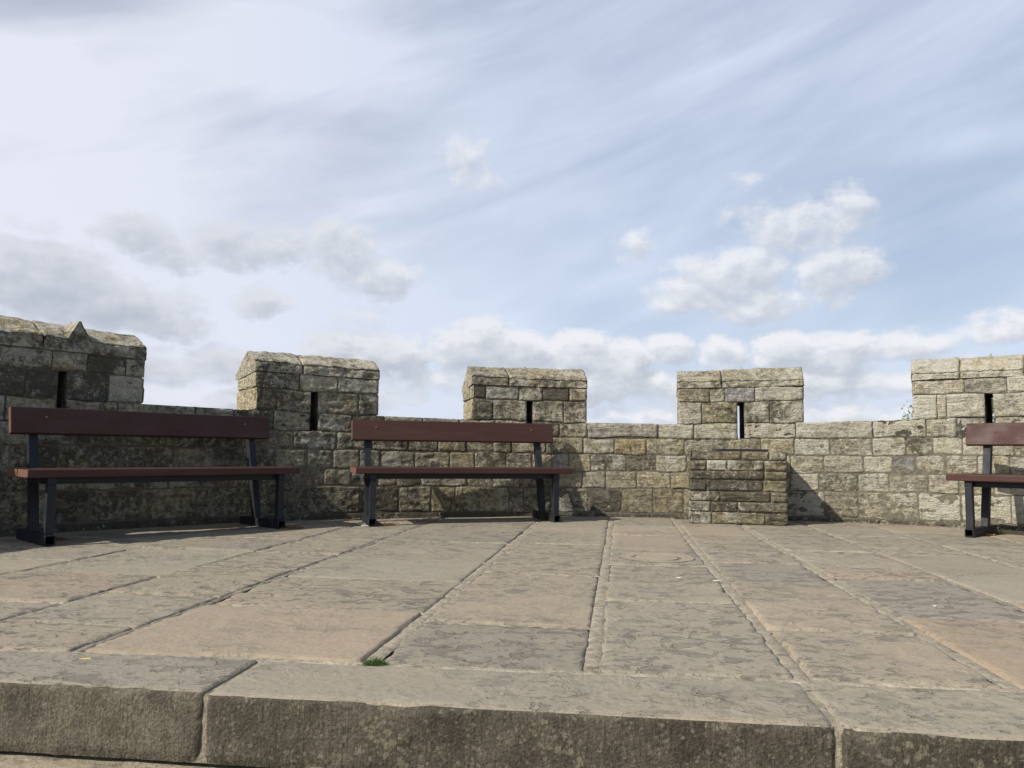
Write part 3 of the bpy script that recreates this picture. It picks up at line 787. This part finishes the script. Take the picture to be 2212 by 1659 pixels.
FLK = {(-1.58, 2.82): .9, (-1.58, 2.1): .25, (-.696, 2.68): .55, (-.078, 2.1): .75, (.475, 2.1): .5, (.475, 3.73): 1.0, (.995, 3.06): .9, (-2.1, 2.1): .9, (-.696, 3.80): .7, (-.078, 3.19): .3, (-.078, 3.63): .9}
TNT = {(-.696, 2.1): (.225, .205, .168), (-1.58, 2.1): (.32, .255, .185), (.995, 2.1): (.335, .25, .17), (.995, 3.97): (.335, .26, .18), (.995, 3.06): (.235, .22, .188), (.475, 3.73): (.24, .22, .185), (-.078, 4.24): (.285, .268, .228),
       (-.696, 2.68): (.315, .262, .195), (1.55, 2.7): (.315, .25, .175)}
kerb_back = lambda u: np.interp(u, [-2, -1, -.3, .5, 1.2, 3], [2.055, 2.105, 2.125, 2.155, 2.165, 2.17])
pave = Acc(); CROSS = []
for i, (u0, u1) in enumerate(zip(UR[:-1], UR[1:])):
    ws = XJ.get(u0)
    if ws is None:
        ws, w_ = [], 2.1 + RNG.uniform(.3, .9)
        while w_ < 8.0: ws.append(w_); w_ += RNG.uniform(.4, 1.0)
    ws = [2.1] + [w for w in ws] 
    while ws[-1] < 7.2: ws.append(ws[-1] + RNG.uniform(.55, .9))
    for w0, w1 in zip(ws[:-1], ws[1:]):
        um, wm = (u0 + u1) / 2, (w0 + w1) / 2
        pm = pv_xyz(um, wm, 0)
        cxy = pv_xyz(np.array([u0, u1, u0, u1]), np.array([w0, w0, w1, w1]), 0)
        if min(np.hypot(cxy[:, 0] - CX, cxy[:, 1] - CY)) > R0 + .05: continue
        seed += 1
        near = wm < 4
        g_l = RNG.uniform(.015, .021) if u0 in (-.696, -.078, .475, .995, -1.58) else RNG.uniform(.004, .008)
        g_r = RNG.uniform(.015, .021) if u1 in (-.696, -.078, .475, .995) else RNG.uniform(.004, .008)
        k_ = (u0, w0)
        if w0 > 2.2: CROSS.append((u0 + .012, u1 - .012, w0))
        base_t = np.array([(.30, .262, .205), (.285, .258, .21), (.315, .262, .195), (.27, .25, .205)][RNG.integers(4)]) * RNG.uniform(.95, 1.05)
        t_ = (np.array(TNT.get(k_, base_t)) * .52 + np.array((.30, .265, .21)) * .48) * np.array((1.02, 1.005, .955)) * RNG.uniform(.93, 1.06)
        fl = max(.20, FLK.get(k_, RNG.uniform(.1, 1)))
        tl = (RNG.normal(0, .0018), RNG.normal(0, .0025), RNG.normal(0, .0025))
        flat_ = k_ == (-.078, 4.24)
        if flat_: tl = (0, 0, 0)
        def fmap(a, b, d, flat_=flat_, tl=tl, um=um, wm=wm, sd=seed):
            und = (0 if flat_ else .006) * fbm(np.stack([a * 2.1, b * 2.1, 0 * a + sd], -1), 3, sd)
            return pv_xyz(a, b, d + tl[0] + tl[1] * (a - um) + tl[2] * (b - wm) + und)
        kb = w0 == 2.1
        b0 = (lambda x: kerb_back(x) + .016) if kb else (lambda x, w0=w0, sd=seed: w0 + .004 + .005 * np.sin(x * 5 + sd))
        b1 = lambda x, w1=w1, sd=seed: 0 * x + w1 - .004 + .004 * np.sin(x * 4 + sd * 2)
        patch(pave, fmap, u0 + g_l, u1 - g_r, b0, b1, t_, (fl, RNG.uniform(0, .6), RNG.random()), seed, res=.020 if near else .03, recess=.016, rnd=.007, rough=.0020, off=0,
              irr=.014, bedk=(13, 13, 13))
# bed of mortar that fills the joints
un = np.arange(-6.6, 6.4, .03); wn_ = np.arange(2.05, 7.9, .03)
U_, W_ = np.meshgrid(un, wn_)
Xb = pv_xyz(U_, W_, 0)
Zb = -.016 + .006 * fbm(Xb * 15, 4, 8)
Xb[..., 2] = Zb
keep = np.hypot(Xb[..., 0] - CX, Xb[..., 1] - CY)
pave.grid(Xb, (.40, .35, .27), (.2, .2, .4), 1)
def strip(ua, ub, wa, wb, hw, colr, along_w):
    n = max(8, int(((wb - wa) if along_w else (ub - ua)) / .012)); m = 9
    a_ = np.linspace(0, 1, n); c_ = np.linspace(-1, 1, m)
    Aa, Cc = np.meshgrid(a_, c_)
    U, W_ = (ua + Cc * hw, wa + (wb - wa) * Aa) if along_w else (ua + (ub - ua) * Aa, wa + Cc * hw)
    X = pv_xyz(U, W_, 0 * U)
    X[..., 2] = -.0038 + .006 * fbm(X * 24, 4, 21) + .009 * fbm(X * 3.5, 3, 22) - .004 * np.abs(Cc) ** 3
    pave.grid(X, colr, (.2, .2, .4), 1)
for u in UR[1:-1]:
    wide = u in (-.696, -.078, .475, .995)
    strip(u, u, 2.08, 7.6, .024 if wide else .013, (.345, .302, .232) if wide else (.27, .238, .187), True)
for a, b, w0 in CROSS:
    strip(a, b, w0, w0, .010, (.30, .265, .205) if RNG.random() < .6 else (.40, .35, .27), False)
ub_ = np.linspace(-4, 4, 600); cb_ = np.linspace(-1, 1, 9)
Uq, Cq = np.meshgrid(ub_, cb_)
Xq = pv_xyz(Uq, kerb_back(Uq) + .004 + Cq * .020, 0 * Uq); Xq[..., 2] = -.002 + .011 * fbm(Xq * 16, 4, 23) - .004 * np.abs(Cq) ** 3
pave.grid(Xq, (.39, .345, .265), (.2, .2, .4), 1)
pv = pave.build('paving', [M_PAVE, M_MORT]); tag(pv, kind='structure')

# ------------------------------------------------------------------ step kerb
kerb = Acc()
kf = lambda u: np.interp(u, [-2.4, -1.0, -.2, .45, .75, 1.3, 2.6], [1.775, 1.795, 1.806, 1.812, 1.795, 1.822, 1.825])
KJ = [-4.6, -2.7, -.995, .468, 2.1, 3.9]
KT = [(.30, .268, .207), (.27, .244, .19), (.288, .256, .196), (.315, .278, .21), (.275, .247, .19), (.30, .265, .203)]
for n_, (a, b) in enumerate(zip(KJ[:-1], KJ[1:])):
    seed += 1
    a_, b_ = a + .007, b - .007
    sa = np.concatenate([[0, .005, .012], np.linspace(.022, b_ - a_ - .022, max(10, int((b_ - a_) / .011))), [b_ - a_ - .012, b_ - a_ - .005, b_ - a_]]) + a_
    hz = RNG.normal(0, .004)
    nf, nt = 22, 36
    # profile: upright face, rounded arris, tread
    prof = [(0.0, z) for z in np.linspace(-.165, -.012, nf)] + [(.012 - .012 * math.cos(t), -.012 + .012 * math.sin(t)) for t in np.linspace(.3, math.pi / 2, 5)] + [(w, 0.0) for w in np.linspace(.02, 1.0, nt)]
    Sg, Ig = np.meshgrid(sa, np.arange(len(prof)))
    pw_ = np.array([p[0] for p in prof])[Ig]; pz_ = np.array([p[1] for p in prof])[Ig]
    front_w = kf(Sg); back_w = kerb_back(Sg) - .008
    istop = Ig >= nf + 5
    Wg = np.where(istop, front_w + .012 + (back_w - front_w - .012) * np.clip((pw_ - .02) / .98, 0, 1), front_w + pw_)
    Pb = pv_xyz(Sg, Wg, pz_)
    nb = fbm(Pb * np.array((7, 7, 7)) + seed, 4, seed); nm = fbm(Pb * 26 + seed, 4, seed + 3)
    e = np.minimum(Sg - a_, b_ - Sg)
    ee = np.clip(1 - np.clip(e + .008 * nm, 0, None) / .012, 0, 1) ** 2
    eb_ = np.where(istop, np.clip(1 - np.clip(back_w - Wg + .008 * nm, 0, None) / .016, 0, 1) ** 2, 0)
    eb_ = np.maximum(eb_, np.where(Ig < 3, (1 - Ig / 3.0) * .6, 0))
    arr = np.exp(-((Ig - nf - 2) / 3.0) ** 2)
    tf = np.clip((Ig - nf) / 6.0, 0, 1); tf = tf * tf * (3 - 2 * tf)
    dd = (.010 * nb + .006 * nm) * (1 - tf) + .004 * nb * tf - .007 * ee - .010 * eb_ - arr * (.003 + .075 * np.clip(fbm(Pb * 5.5 + seed, 4, seed + 40) - .02, 0, 1) + .022 * np.clip(nm, -.1, 1))
    dW = -dd * (1 - tf); dZ = dd * tf + hz * np.clip((pz_ + .165) / .165, 0, 1)
    X = pv_xyz(Sg, Wg + dW, pz_ + dZ)
    wear = np.zeros(X.shape); wear[..., 0] = .30 + .3 * (n_ % 2); wear[..., 1] = .45; wear[..., 2] = RNG.random()
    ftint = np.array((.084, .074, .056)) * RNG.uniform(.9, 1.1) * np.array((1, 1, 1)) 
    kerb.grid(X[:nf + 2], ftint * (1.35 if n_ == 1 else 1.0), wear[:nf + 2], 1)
    kerb.grid(X[nf + 1:], KT[n_], wear[nf + 1:], 0)
    # ends
    for cidx, fl in ((0, False), (-1, True)):
        edge = X[:, cidx]; back = edge.copy(); back[:, 2] -= .05
        kerb.grid(np.stack([back, edge], 0)[:, nf:], KT[n_], (.2, .5, .5), 0, fl)
# mortar behind / in the joints
Uk, Tk = np.meshgrid(np.arange(-4.7, 4.0, .02), np.linspace(0, 1, 40))
Wk = np.where(Tk < .35, kf(Uk) + .008, kf(Uk) + .008 + (kerb_back(Uk) + .02 - kf(Uk)) * (Tk - .35) / .65)
Zk = np.where(Tk < .35, -.165 + (Tk / .35) * .160, -.0045)
Xk = pv_xyz(Uk, Wk, Zk); Xk = Xk + (fbm(Xk * 17, 3, 9) * .008)[..., None] * np.array((0, -.6, .6))
kerb.grid(Xk, (.33, .29, .22), (.2, .2, .4), 2)
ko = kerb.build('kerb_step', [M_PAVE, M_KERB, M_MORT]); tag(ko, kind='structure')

# lower paving in front of the step
low = Acc()
lj = [-6.2, -4.4, -2.6, -1.5, -.1, 1.2, 2.6, 4.4, 6.2]
for a, b in zip(lj[:-1], lj[1:]):
    ws = [1.79, 1.05, .2, -.8, -2.0, -3.6]
    for w1, w0 in zip(ws[:-1], ws[1:]):
        seed += 1
        patch(low, lambda a_, b_, d: pv_xyz(a_, b_, d - .168), a + .008, b - .008, lambda x, w0=w0: 0 * x + w0 + .008, lambda x, w1=w1: 0 * x + w1 - .006, np.array((.33, .28, .20)) * RNG.uniform(.9, 1.05), (RNG.random() * .6, .2, RNG.random()), seed, res=.035, recess=.02, rnd=.016, rough=.002, irr=.008)
Ub, Wb = np.meshgrid(np.arange(-6.4, 6.4, .05), np.arange(-3.8, 1.86, .05))
Xl = pv_xyz(Ub, Wb, -.176 + 0 * Ub); Xl[..., 2] += .008 * fbm(Xl * 11, 3, 4)
low.grid(Xl, (.32, .28, .21), (.2, .2, .4), 1)
lo_ = low.build('lower_paving', [M_PAVE, M_MORT]); tag(lo_, kind='structure')

# the ground far below the bastion, out to the horizon
bm = bmesh.new()
bmesh.ops.create_circle(bm, cap_ends=True, radius=6000, segments=64)
me = bpy.data.meshes.new('ground'); bm.to_mesh(me); bm.free(); me.materials.append(M_FIELD)
go_ = bpy.data.objects.new('ground', me); COL.objects.link(go_); go_.location = (0, 0, -8.0); tag(go_, kind='structure')

# ------------------------------------------------------------------ small mesh helpers
def bm_box(bm, x0, x1, y0, y1, z0, z1, bevel=0.0, mi=0, shear=None, segs=2):
    vs = [bm.verts.new((x, y, z)) for z in (z0, z1) for y in (y0, y1) for x in (x0, x1)]
    if shear:
        for v in vs: v.co.y += shear(v.co.z)
    fs = [bm.faces.new([vs[i] for i in q_]) for q_ in ((0, 2, 3, 1), (4, 5, 7, 6), (0, 1, 5, 4), (2, 6, 7, 3), (0, 4, 6, 2), (1, 3, 7, 5))]
    for f in fs: f.material_index = mi
    if bevel:
        es = list({e for f in fs for e in f.edges})
        bmesh.ops.bevel(bm, geom=es, offset=bevel, segments=segs, profile=.5, affect='EDGES')
    return fs
def finish(bm, name, mats, parent=None, smooth=False):
    bmesh.ops.recalc_face_normals(bm, faces=bm.faces)
    me = bpy.data.meshes.new(name); bm.to_mesh(me); bm.free()
    for m in (mats if isinstance(mats, (list, tuple)) else [mats]): me.materials.append(m)
    if smooth: me.polygons.foreach_set('use_smooth', np.ones(len(me.polygons), bool))
    o = bpy.data.objects.new(name, me); COL.objects.link(o)
    if parent is not None: o.parent = parent
    return o

# ------------------------------------------------------------------ stone plinth
PA = math.atan2(-.194, .776)
plinth = empty('stone_plinth', (1.522, 6.644, 0))
tag(plinth, 'square rough stone plinth with a dark plate on top, built against the wall', 'plinth')
pl = Acc()
dx_ = np.array((math.cos(PA), math.sin(PA))); dy_ = np.array((-math.sin(PA), math.cos(PA)))
PW, PD = .80, .66
def pbase(x, y, z):
    x, y, z = np.broadcast_arrays(x, y, z)
    return np.stack([1.522 + dx_[0] * x + dy_[0] * y, 6.644 + dx_[1] * x + dy_[1] * y, z], -1)
pz = [0.0, .103, .190, .277, .374, .451, .540, .615]
pj = [[.19, .62], [.18, .40], [.26, .67], [.15, .61], [.62], [.15, .32, .62], [.44, .66]]
PT = [(.27, .24, .165), (.25, .222, .155), (.235, .21, .15), (.29, .245, .155), (.30, .265, .19), (.22, .20, .15)]
for c in range(7):
    js = [0] + pj[c] + [PW]
    for n_, (a, b) in enumerate(zip(js[:-1], js[1:])):
        seed += 1
        pale = (c in (0, 1) and n_ == 0) or (c == 5 and n_ == 1)
        t_ = np.array((.31, .292, .235)) if pale else np.array(PT[RNG.integers(len(PT))]) * np.array((.88, .86, .82))
        wr = (.75 if pale else max(0, RNG.normal(.30, .15)), max(0, RNG.normal(.30, .12)), RNG.random())
        patch(pl, lambda x, z, d: pbase(x, -d, z), a + (.004 if n_ else 0), b - (.004 if n_ < len(js) - 2 else 0), lambda x, c=c: 0 * x + pz[c] + .003, lambda x, c=c: 0 * x + pz[c + 1] - .003, t_, wr, seed,
              res=.010, recess=.011, rnd=.007, rough=.0075, off=RNG.uniform(0, .006), corner=(n_ == 0, n_ == len(js) - 2, 0, c == 6), irr=.006, ledge=.7)
    for side in (0, 1):
        js = [0, RNG.uniform(.2, .45), PD]
        for n_, (a, b) in enumerate(zip(js[:-1], js[1:])):
            seed += 1
            mp = (lambda y, z, d: pbase(PW + d, y, z)) if side else (lambda y, z, d: pbase(-d, y, z))
            patch(pl, mp, a + (.004 if n_ else 0), b - .004, lambda x, c=c: 0 * x + pz[c] + .003, lambda x, c=c: 0 * x + pz[c + 1] - .003, PT[RNG.integers(len(PT))], (.3, .3, RNG.random()), seed,
                  res=.014, recess=.02, rnd=.012, rough=.008, corner=(n_ == 0, 0, 0, c == 6), irr=.008, ledge=.8, flip=(side == 0))
# core and top
for (axis) in range(1):
    xs, ys = np.meshgrid(np.linspace(.008, PW - .008, 40), np.linspace(.008, PD, 30))
    top = pbase(xs, ys, .611 + 0 * xs); top[..., 2] += .006 * fbm(top * 16, 3, 6)
    pl.grid(top, (.33, .30, .23), (.5, .2, .2))
    xs, zs = np.meshgrid(np.linspace(.012, PW - .012, 50), np.linspace(-.03, .612, 40))
    fc = pbase(xs, .012 + 0 * xs, zs); pl.grid(fc, (.16, .145, .11), mw, 1)
    ys, zs = np.meshgrid(np.linspace(.012, PD, 30), np.linspace(-.03, .612, 40))
    pl.grid(pbase(.012 + 0 * ys, ys, zs), (.16, .145, .11), mw, 1, True)
    pl.grid(pbase(PW - .012 + 0 * ys, ys, zs), (.16, .145, .11), mw, 1)
plo = pl.build('plinth_body', [M_WALL, M_MORT], plinth)
bm = bmesh.new()
bm_box(bm, -.215, .215, -.14, .14, 0, .020, .003)
pq = finish(bm, 'plate', M_PLAQ, plinth)
pc = pbase(.435, .27, 0)
pq.location = Vector((float(pc[0]), float(pc[1]), .6165)) - plinth.location
pq.rotation_euler = (rad(1.0), 0, PA + rad(9))

# ------------------------------------------------------------------ benches
def lean(z):
    return float(np.interp(z, [0.07, .457, .677, .86], [.360, .455, .512, .560]))
def make_bench():
    root = empty('park_bench', (0, 0, 0))
    XS = .775
    # backrest plank, tilted with the posts
    tl = math.atan2(.058, .22)
    bm = bmesh.new()
    bm_box(bm, -.907, .907, -.021, .021, -.089, .089, .006)
    for f in bm.faces:
        if abs(f.normal.x) > .9: f.material_index = 1
    bb = finish(bm, 'backrest', [M_WOOD, M_END], root)
    bb.location = (0, .487, .762); bb.rotation_euler = (-tl, 0, 0)
    for sx in (-1, 1):
        for dz in (.0,):
            bm = bmesh.new()
            bmesh.ops.create_uvsphere(bm, u_segments=10, v_segments=6, radius=.011)
            for v in bm.verts: v.co.y *= .45
            bo = finish(bm, 'bolt', M_BOLT, bb, True); bo.location = (sx * .70, -.0215, .02 + dz)
    for y0, y1 in ((.0, .203), (.218, .420)):
        bm = bmesh.new()
        bm_box(bm, -.917, .917, y0, y1, .408, .457, .006)
        for f in bm.faces:
            if abs(f.normal.x) > .9: f.material_index = 1
        finish(bm, 'seat_plank', [M_WOOD, M_END], root)
    bm = bmesh.new(); bm_box(bm, -XS + .026, XS - .026, .070, .110, .365, .4075, .003)
    finish(bm, 'seat_rail', M_STEEL, root)
    for sx in (-1, 1):
        x = sx * XS
        # foot: hollow square tube
        bm = bmesh.new()
        bm_box(bm, x - .030, x + .030, 0, .58, 0.002, .062, .003)
        bm.faces.ensure_lookup_table()
        for sgn in (-1, 1):
            fe = [f for f in bm.faces if f.normal.y * sgn > .95 and f.calc_area() > .001]
            for f in fe:
                bmesh.ops.inset_region(bm, faces=[f], thickness=.005)
                r = bmesh.ops.extrude_face_region(bm, geom=[f])
                vs = [v for v in r['geom'] if isinstance(v, bmesh.types.BMVert)]
                bmesh.ops.translate(bm, verts=vs, vec=(0, -sgn * .16, 0))
                bmesh.ops.delete(bm, geom=[f], context='FACES_ONLY')
        finish(bm, 'foot', M_STEEL, root)
        bm = bmesh.new(); bm_box(bm, x - .024, x + .024, .022, .070, .0625, .3645, .003)
        finish(bm, 'front_leg', M_STEEL, root)
        bm = bmesh.new(); bm_box(bm, x - .026, x + .026, .022, .420, .3655, .4075, .003)
        finish(bm, 'seat_bracket', M_STEEL, root)
        # rear post: leaning, kinked above the seat
        bm = bmesh.new()
        zs = [.0625, .20, .457, .677, .80]
        x0, x1 = x - .026 - sx * .008, x + .026 - sx * .008
        ring = []
        for z in zs:
            y = lean(z)
            ring.append([bm.verts.new((xx, yy, z)) for xx, yy in ((x0, y - .027), (x1, y - .027), (x1, y + .027), (x0, y + .027))])
        for a, b in zip(ring[:-1], ring[1:]):
            for i in range(4): bm.faces.new((a[i], a[(i + 1) % 4], b[(i + 1) % 4], b[i]))
        bm.faces.new(ring[0][::-1]); bm.faces.new(ring[-1])
        bmesh.ops.bevel(bm, geom=[e for e in bm.edges if abs(e.verts[0].co.z - e.verts[1].co.z) > .05], offset=.003, segments=1, affect='EDGES')
        finish(bm, 'rear_post', M_STEEL, root)
    return root
def copy_tree(o, parent=None):
    c = o.copy(); COL.objects.link(c)
    if parent is not None: c.parent = parent
    for ch in list(o.children): copy_tree(ch, c)
    return c
b2 = make_bench()
BG = 'benches along the parapet wall'
for (p, a, lab, first) in (((-.345, 6.345, 0), 17.5, 'brown bench in the middle, below a merlon and left of the stone plinth', True),
                           ((-2.24, 5.26, 0), 47.0, 'shaded brown bench at the left against the dark wall', False),
                           ((3.88, 5.13, 0), -47.0, 'brown bench cut off by the right edge, in front of the pale lichened wall', False)):
    o = b2 if first else copy_tree(b2)
    o.location = p; o.rotation_euler = (0, 0, rad(a)); tag(o, lab, 'bench', BG)

# ------------------------------------------------------------------ engraved disc let into the paving
disc = Acc()
dc = (.833, 4.44)
rr = np.concatenate([np.linspace(0, .118, 12), [.124, .127, .130, .134, .137, .140], np.linspace(.148, .205, 16), [.209, .212, .215, .219]])
tt = np.linspace(0, 2 * math.pi, 145)
RRg, TTg = np.meshgrid(rr, tt)
z = .0028 + 0 * RRg
z = z - .010 * np.exp(-((RRg - .131) / .0075) ** 2) - .012 * np.clip((RRg - .209) / .010, 0, 1)
lett = (np.sin(TTg * 34 + 1.3 * np.sin(TTg * 11)) > .35) & (RRg > .160) & (RRg < .188) & (np.sin(TTg * 5) > -.55)
z = z - .006 * lett
Xd = np.stack([dc[0] + RRg * np.cos(TTg), dc[1] + RRg * np.sin(TTg), z], -1)
Xd[..., 2] += .002 * fbm(Xd * 20, 3, 3)
tc_ = np.ones(Xd.shape) * np.array((.325, .275, .20)); tc_[lett] = (.12, .10, .08)
tc_[np.abs(RRg - .131) < .0075] = (.05, .045, .04); tc_[RRg > .207] = (.10, .09, .075)
disc.grid(Xd, tc_, (.1, .5, .2))
do = disc.build('engraved_disc', M_PAVE); tag(do, 'round tan disc with a dark ring and worn lettering let into the paving', 'floor disc')

# ------------------------------------------------------------------ plants and litter
def tuft(name, loc, n, r, h, mat, label, cat, group=None, flat=.5, width=.0022):
    rg = random.Random(int(loc[0] * 1000) + n)
    bm = bmesh.new()
    for _ in range(n):
        a = rg.uniform(0, 6.283); d = r * math.sqrt(rg.random())
        x, y = d * math.cos(a), d * flat * math.sin(a)
        hh = h * rg.uniform(.45, 1.0) * (1.15 - .6 * d / r); la = rg.uniform(0, 6.283); ln = rg.uniform(.2, .9) * hh
        w = width * rg.uniform(.7, 1.4); pa = rg.uniform(0, 3.14)
        px, py = w * math.cos(pa), w * math.sin(pa)
        prev = None
        for i, t in enumerate((0, .4, .75, 1.0)):
            cx = x + math.cos(la) * ln * t * t; cy = y + math.sin(la) * ln * t * t; cz = hh * (t - .18 * t * t)
            k = 1 - t * .92
            cur_ = (bm.verts.new((cx - px * k, cy - py * k, cz)), bm.verts.new((cx + px * k, cy + py * k, cz)))
            if prev: bm.faces.new((prev[0], prev[1], cur_[1], cur_[0]))
            prev = cur_
    o = finish(bm, name, mat, None, True); o.location = loc; tag(o, label, cat, group)
    return o
tuft('grass_tuft', (-.372, 2.19, -.008), 420, .034, .036, M_GRASS, 'bright green grass tuft in the joint behind the step edge', 'grass')
tuft('grass_tuft', (-.262, 2.178, -.008), 70, .024, .009, M_GRASS, 'tiny low green sprig right of the bright grass tuft', 'grass')
tuft('grass_tuft', (3.72, 5.93, 0), 60, .05, .075, M_GRASS, 'thin green grass growing beside the foot of the right bench', 'grass')
tuft('moss_patch', (2.36, 3.93, -.006), 110, .075, .010, M_DRY, 'dry mossy weed line in a paving joint at right', 'moss', None, .25)
for loc, lab in (((.33, 6.76, 0), 'rust brown dry weeds at the right foot of the middle bench'), ((-1.03, 6.21, 0), 'rust brown dry weeds at the left foot of the middle bench'),
                 ((-1.66, 5.86, 0), 'dry weeds at the right foot of the shaded left bench'), ((-2.94, 4.98, 0), 'dry weeds at the left foot of the shaded left bench')):
    tuft('dry_weed', loc, 200, .11, .035, M_DRY, lab, 'weeds', 'dry weeds round the bench feet', .7, .003)
def rod(name, loc, L, r, rz, mat, label, cat, mat2=None):
    bm = bmesh.new()
    bmesh.ops.create_cone(bm, cap_ends=True, segments=10, radius1=r, radius2=r, depth=L, matrix=Matrix.Rotation(math.pi / 2, 4, 'Y'))
    for f in bm.faces:
        if mat2 and f.calc_center_median().x > L * .2: f.material_index = 1
    bmesh.ops.bevel(bm, geom=bm.edges[:], offset=r * .12, segments=1, affect='EDGES')
    o = finish(bm, name, [mat] + ([mat2] if mat2 else []), None, True)
    o.location = (loc[0], loc[1], loc[2] + r); o.rotation_euler = (0, 0, rz); tag(o, label, cat)
    return o
rod('cigarette_butt', (-1.135, 6.06, .003), .052, .0045, rad(8), M_WHITE, 'white cigarette butt by the left foot of the middle bench', 'litter')
rod('cigarette_butt', (3.60, 5.85, .003), .060, .0045, rad(-20), M_ORANGE, 'orange cigarette butt beside the foot of the right bench', 'litter')
def flake(name, loc, sx, sy, sz, mat, label, cat, sd):
    rg = random.Random(sd)
    bm = bmesh.new()
    n = 14; top, bot = [], []
    for i in range(n):
        a = i / n * 6.283; k = rg.uniform(.55, 1.1)
        top.append(bm.verts.new((sx * k * math.cos(a), sy * k * math.sin(a), sz * rg.uniform(.6, 1.4))))
        bot.append(bm.verts.new((sx * k * math.cos(a), sy * k * math.sin(a), 0)))
    c = bm.verts.new((0, 0, sz * 1.5))
    for i in range(n):
        j = (i + 1) % n
        bm.faces.new((top[i], top[j], c)); bm.faces.new((bot[i], bot[j], top[j], top[i]))
    bm.faces.new(bot[::-1])
    o = finish(bm, name, mat); o.location = loc; tag(o, label, cat)
flake('fallen_leaf', (-1.17, 2.19, .004), .020, .010, .003, M_YLEAF, 'pale yellow fallen leaf on the left end of the step edge', 'leaf', 4)
flake('paper_scrap', (.797, 3.70, .004), .016, .009, .003, M_WHITE, 'white scrap on the paving in front of the engraved disc', 'litter', 5)
flake('paper_scrap', (.955, 3.62, .004), .020, .010, .003, M_WHITE, 'white crumbs by the paving joint right of the other scrap', 'litter', 6)
flake('paper_scrap', (1.66, 3.07, .004), .008, .006, .002, M_WHITE, 'small white scrap on the grey flagstone at right', 'litter', 7)

# ------------------------------------------------------------------ tree beyond the wall
tree = empty('tree', (12.62, 21.0, -8.0))
tag(tree, 'green leafy tree showing past the left edge of the right merlon', 'tree')
bm = bmesh.new()
def limb(bm, pts, rads, seg=8):
    prev = None
    for p, r in zip(pts, rads):
        ring = [bm.verts.new((p[0] + r * math.cos(i / seg * 6.283), p[1] + r * math.sin(i / seg * 6.283), p[2])) for i in range(seg)]
        if prev:
            for i in range(seg): bm.faces.new((prev[i], prev[(i + 1) % seg], ring[(i + 1) % seg], ring[i]))
        prev = ring
rg = random.Random(3)
limb(bm, [(0, 0, 0), (.1, 0, 3), (0, .1, 6), (.1, .05, 8.6), (0, 0, 10.6)], [.22, .18, .13, .08, .02])
tips = []
for i in range(26):
    h = rg.uniform(5.4, 10.2); a = rg.uniform(0, 6.283); L = rg.uniform(.5, 1.25) * (1.25 - .09 * max(0, h - 7.5))
    p0 = (0, 0, h); p1 = (math.cos(a) * L * .6, math.sin(a) * L * .6, h + .3); p2 = (math.cos(a) * L, math.sin(a) * L, h + .45)
    limb(bm, [p0, p1, p2], [.05, .03, .008], 5); tips += [p1, p2, p2]
finish(bm, 'trunk', M_BARK, tree, True)
bm = bmesh.new()
for tp in tips:
    for _ in range(130):
        v = Vector((rg.gauss(0, .20), rg.gauss(0, .20), rg.gauss(0, .17))) + Vector(tp)
        s = rg.uniform(.022, .042)
        nrm = Vector((rg.gauss(0, 1), rg.gauss(0, 1), rg.gauss(0, 1))).normalized(); tg = nrm.orthogonal().normalized(); bt = nrm.cross(tg)
        bm.faces.new([bm.verts.new(v + tg * s * 1.7 * c + bt * s * d_) for c, d_ in ((-1, 0), (-.2, .7), (1, 0), (-.2, -.7))])
finish(bm, 'crown', M_LEAF, tree)
